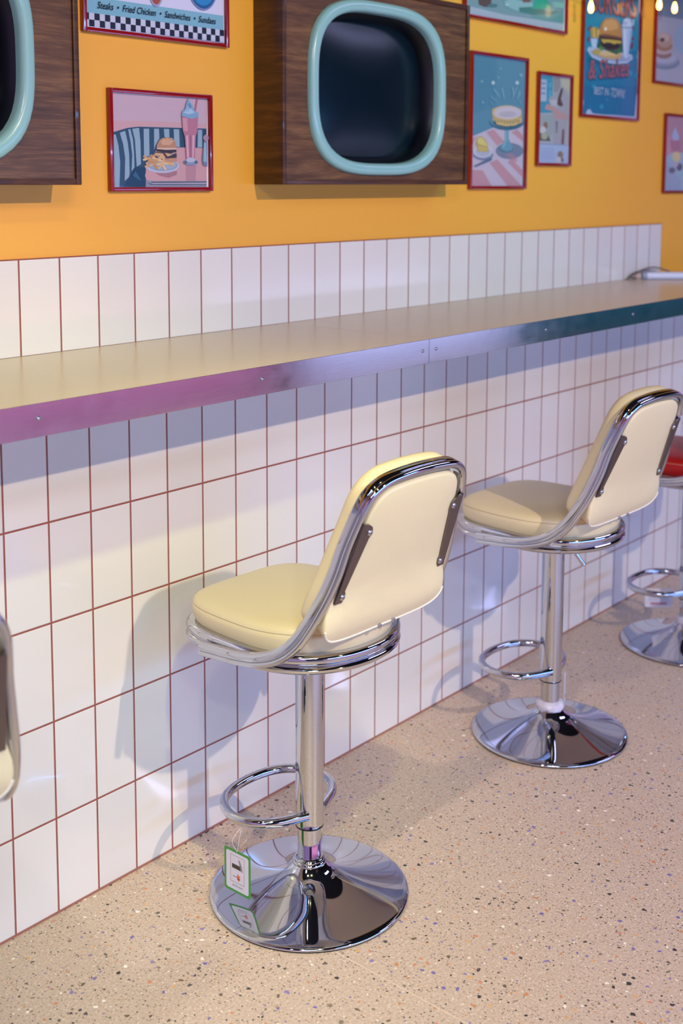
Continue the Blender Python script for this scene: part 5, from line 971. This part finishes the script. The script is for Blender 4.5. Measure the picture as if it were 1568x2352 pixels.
# ------------------------------------------------------------------ hang tags
def hang_tag(root_name, tl, tr, h, label, hang_from, style):
    tl, tr = Vector(tl), Vector(tr)
    ux = (tr - tl).normalized(); w = (tr - tl).length; uz = Vector((0, 0, -1))
    nrm = uz.cross(ux).normalized()
    root = empty(root_name, (tl + tr) / 2)
    def P_(u, v, d=0.0): return tl + ux * (u * w) + uz * (v * h) + nrm * d * SGN
    campos = Vector((-1.245, -1.881, 1.45))
    SGN = 1 if nrm.dot(campos - tl) > 0 else -1
    def rrect(u0, u1, v0, v1, r, n=6, rr=(1, 1, 1, 1)):
        out = []
        for (cu, cv, a0, f) in ((u1 - r, v0 + r * w / h, -90, rr[1]), (u1 - r, v1 - r * w / h, 0, rr[2]), (u0 + r, v1 - r * w / h, 90, rr[3]), (u0 + r, v0 + r * w / h, 180, rr[0])):
            for i in range(n + 1):
                a_ = math.radians(a0 + 90 * i / n); q = r
                out.append((cu + q * math.cos(a_), cv + q * math.sin(a_) * w / h))
        return out
    def bend(u, v): return 0.002 * math.sin(v * 2.6) + 0.0015 * u
    card_outer = rrect(0, 1, 0, 1, 0.07)
    bm = bmesh.new()
    rings_bm(bm, [[tuple(P_(u, v, -0.0004)) for u, v in card_outer], [tuple(P_(u, v, 0.0)) for u, v in card_outer]])
    put(from_bm('card', bm, mat('green_card', (70, 150, 66), 0.5) if style == 'green' else CARD, None, 30), root)
    V, F, M, mats, idx = [], [], [], [], {}
    d = [0.0002]
    def add(pts, c, fs=None):
        if c not in idx: idx[c] = len(mats); mats.append(paint(c))
        b_ = len(V); V.extend(tuple(P_(u, v, d[0])) for u, v in pts)
        for f in (fs or [list(range(len(pts)))]): F.append([b_ + i for i in f]); M.append(idx[c])
        d[0] += 0.00004
    def txt(body, u, v, tw, th, c, bold=0.0):
        vs, fs = text_polys(body, tw, th, 0, bold); add([(u + a_, v - b_) for a_, b_ in vs], c, fs)
    if style == 'green':
        add(rrect(0.075, 0.925, 0.06, 0.94, 0.07), 'd9d6e8')
        for a_ in ((0.24, 0.76, 0.13, 0.137), (0.24, 0.76, 0.753, 0.76), (0.24, 0.247, 0.13, 0.76), (0.753, 0.76, 0.13, 0.76)):
            add([(a_[0], a_[2]), (a_[1], a_[2]), (a_[1], a_[3]), (a_[0], a_[3])], '3c3a44')
        add([(0.30, 0.335), (0.64, 0.335), (0.64, 0.435), (0.30, 0.435)], '3a3026')
        for q in range(3):
            o = q * 0.025
            add([(0.53 + o, 0.20), (0.545 + o, 0.20), (0.62 + o, 0.33), (0.655 + o, 0.45), (0.64 + o, 0.45), (0.60 + o, 0.34)], '8a8698')
        add([(0.33, 0.617), (0.54, 0.617), (0.54, 0.628), (0.33, 0.628)], '3c3038')
        add([(0.50, 0.66), (0.485, 0.61), (0.50, 0.57), (0.53, 0.53), (0.545, 0.56), (0.56, 0.58), (0.61, 0.56), (0.585, 0.60), (0.605, 0.64), (0.59, 0.68), (0.55, 0.70)], 'e8642a')
        add([(0.51, 0.635), (0.55, 0.63), (0.57, 0.66), (0.54, 0.675), (0.51, 0.66)], '4a2a20')
        txt('RESISTANT', 0.31, 0.855, 0.40, 0.040, '8a8694')
    else:
        for q in range(7):
            add([(0.12, 0.16 + q * 0.075), (0.86 - 0.1 * (q % 2), 0.16 + q * 0.075), (0.86 - 0.1 * (q % 2), 0.185 + q * 0.075), (0.12, 0.185 + q * 0.075)], 'a4accc')
        add([(0.2, 0.74), (0.8, 0.74), (0.8, 0.88), (0.2, 0.88)], 'c08a9c')
    me = bpy.data.meshes.new('printing'); me.from_pydata(V, [], F)
    for p_, mi in zip(me.polygons, M): p_.material_index = mi
    put(link_mesh('printing', me, mats), root)
    hf = Vector(hang_from); top = P_(0.5, 0.03)
    bm = bmesh.new()
    tube(bm, catmull([top, (top + hf) / 2 + Vector((0.001, 0.0015, 0)), hf], 6), 0.00035, 6)
    tube(bm, catmull([top, (top + hf) / 2 + Vector((-0.012, 0.008, 0)), hf + Vector((-0.002, 0.001, 0))], 6), 0.00035, 6)
    put(from_bm('nylon_thread', bm, mat('nylon', (226, 224, 236), 0.3)), root)
    tag(root, label, 'tag')
    return root
hang_tag('hang_tag', (0.3378, -0.2270, 0.125), (0.3386, -0.3000, 0.125), 0.090, 'green edged white RESISTANT tag hanging over the middle stool base', (0.352, -0.262, 0.168), 'green')
hang_tag('hang_tag', (2.241, -0.195, 0.150), (2.300, -0.262, 0.150), 0.062, 'plain pale blue tag hanging from the red stool footrest', (2.262, -0.232, 0.168), 'plain')
hang_tag('hang_tag', (1.452, -0.357, 0.160), (1.470, -0.350, 0.162), 0.078, 'thin white tag standing edge-on behind the pole of the second cream stool', (1.45, -0.355, 0.165), 'plain')
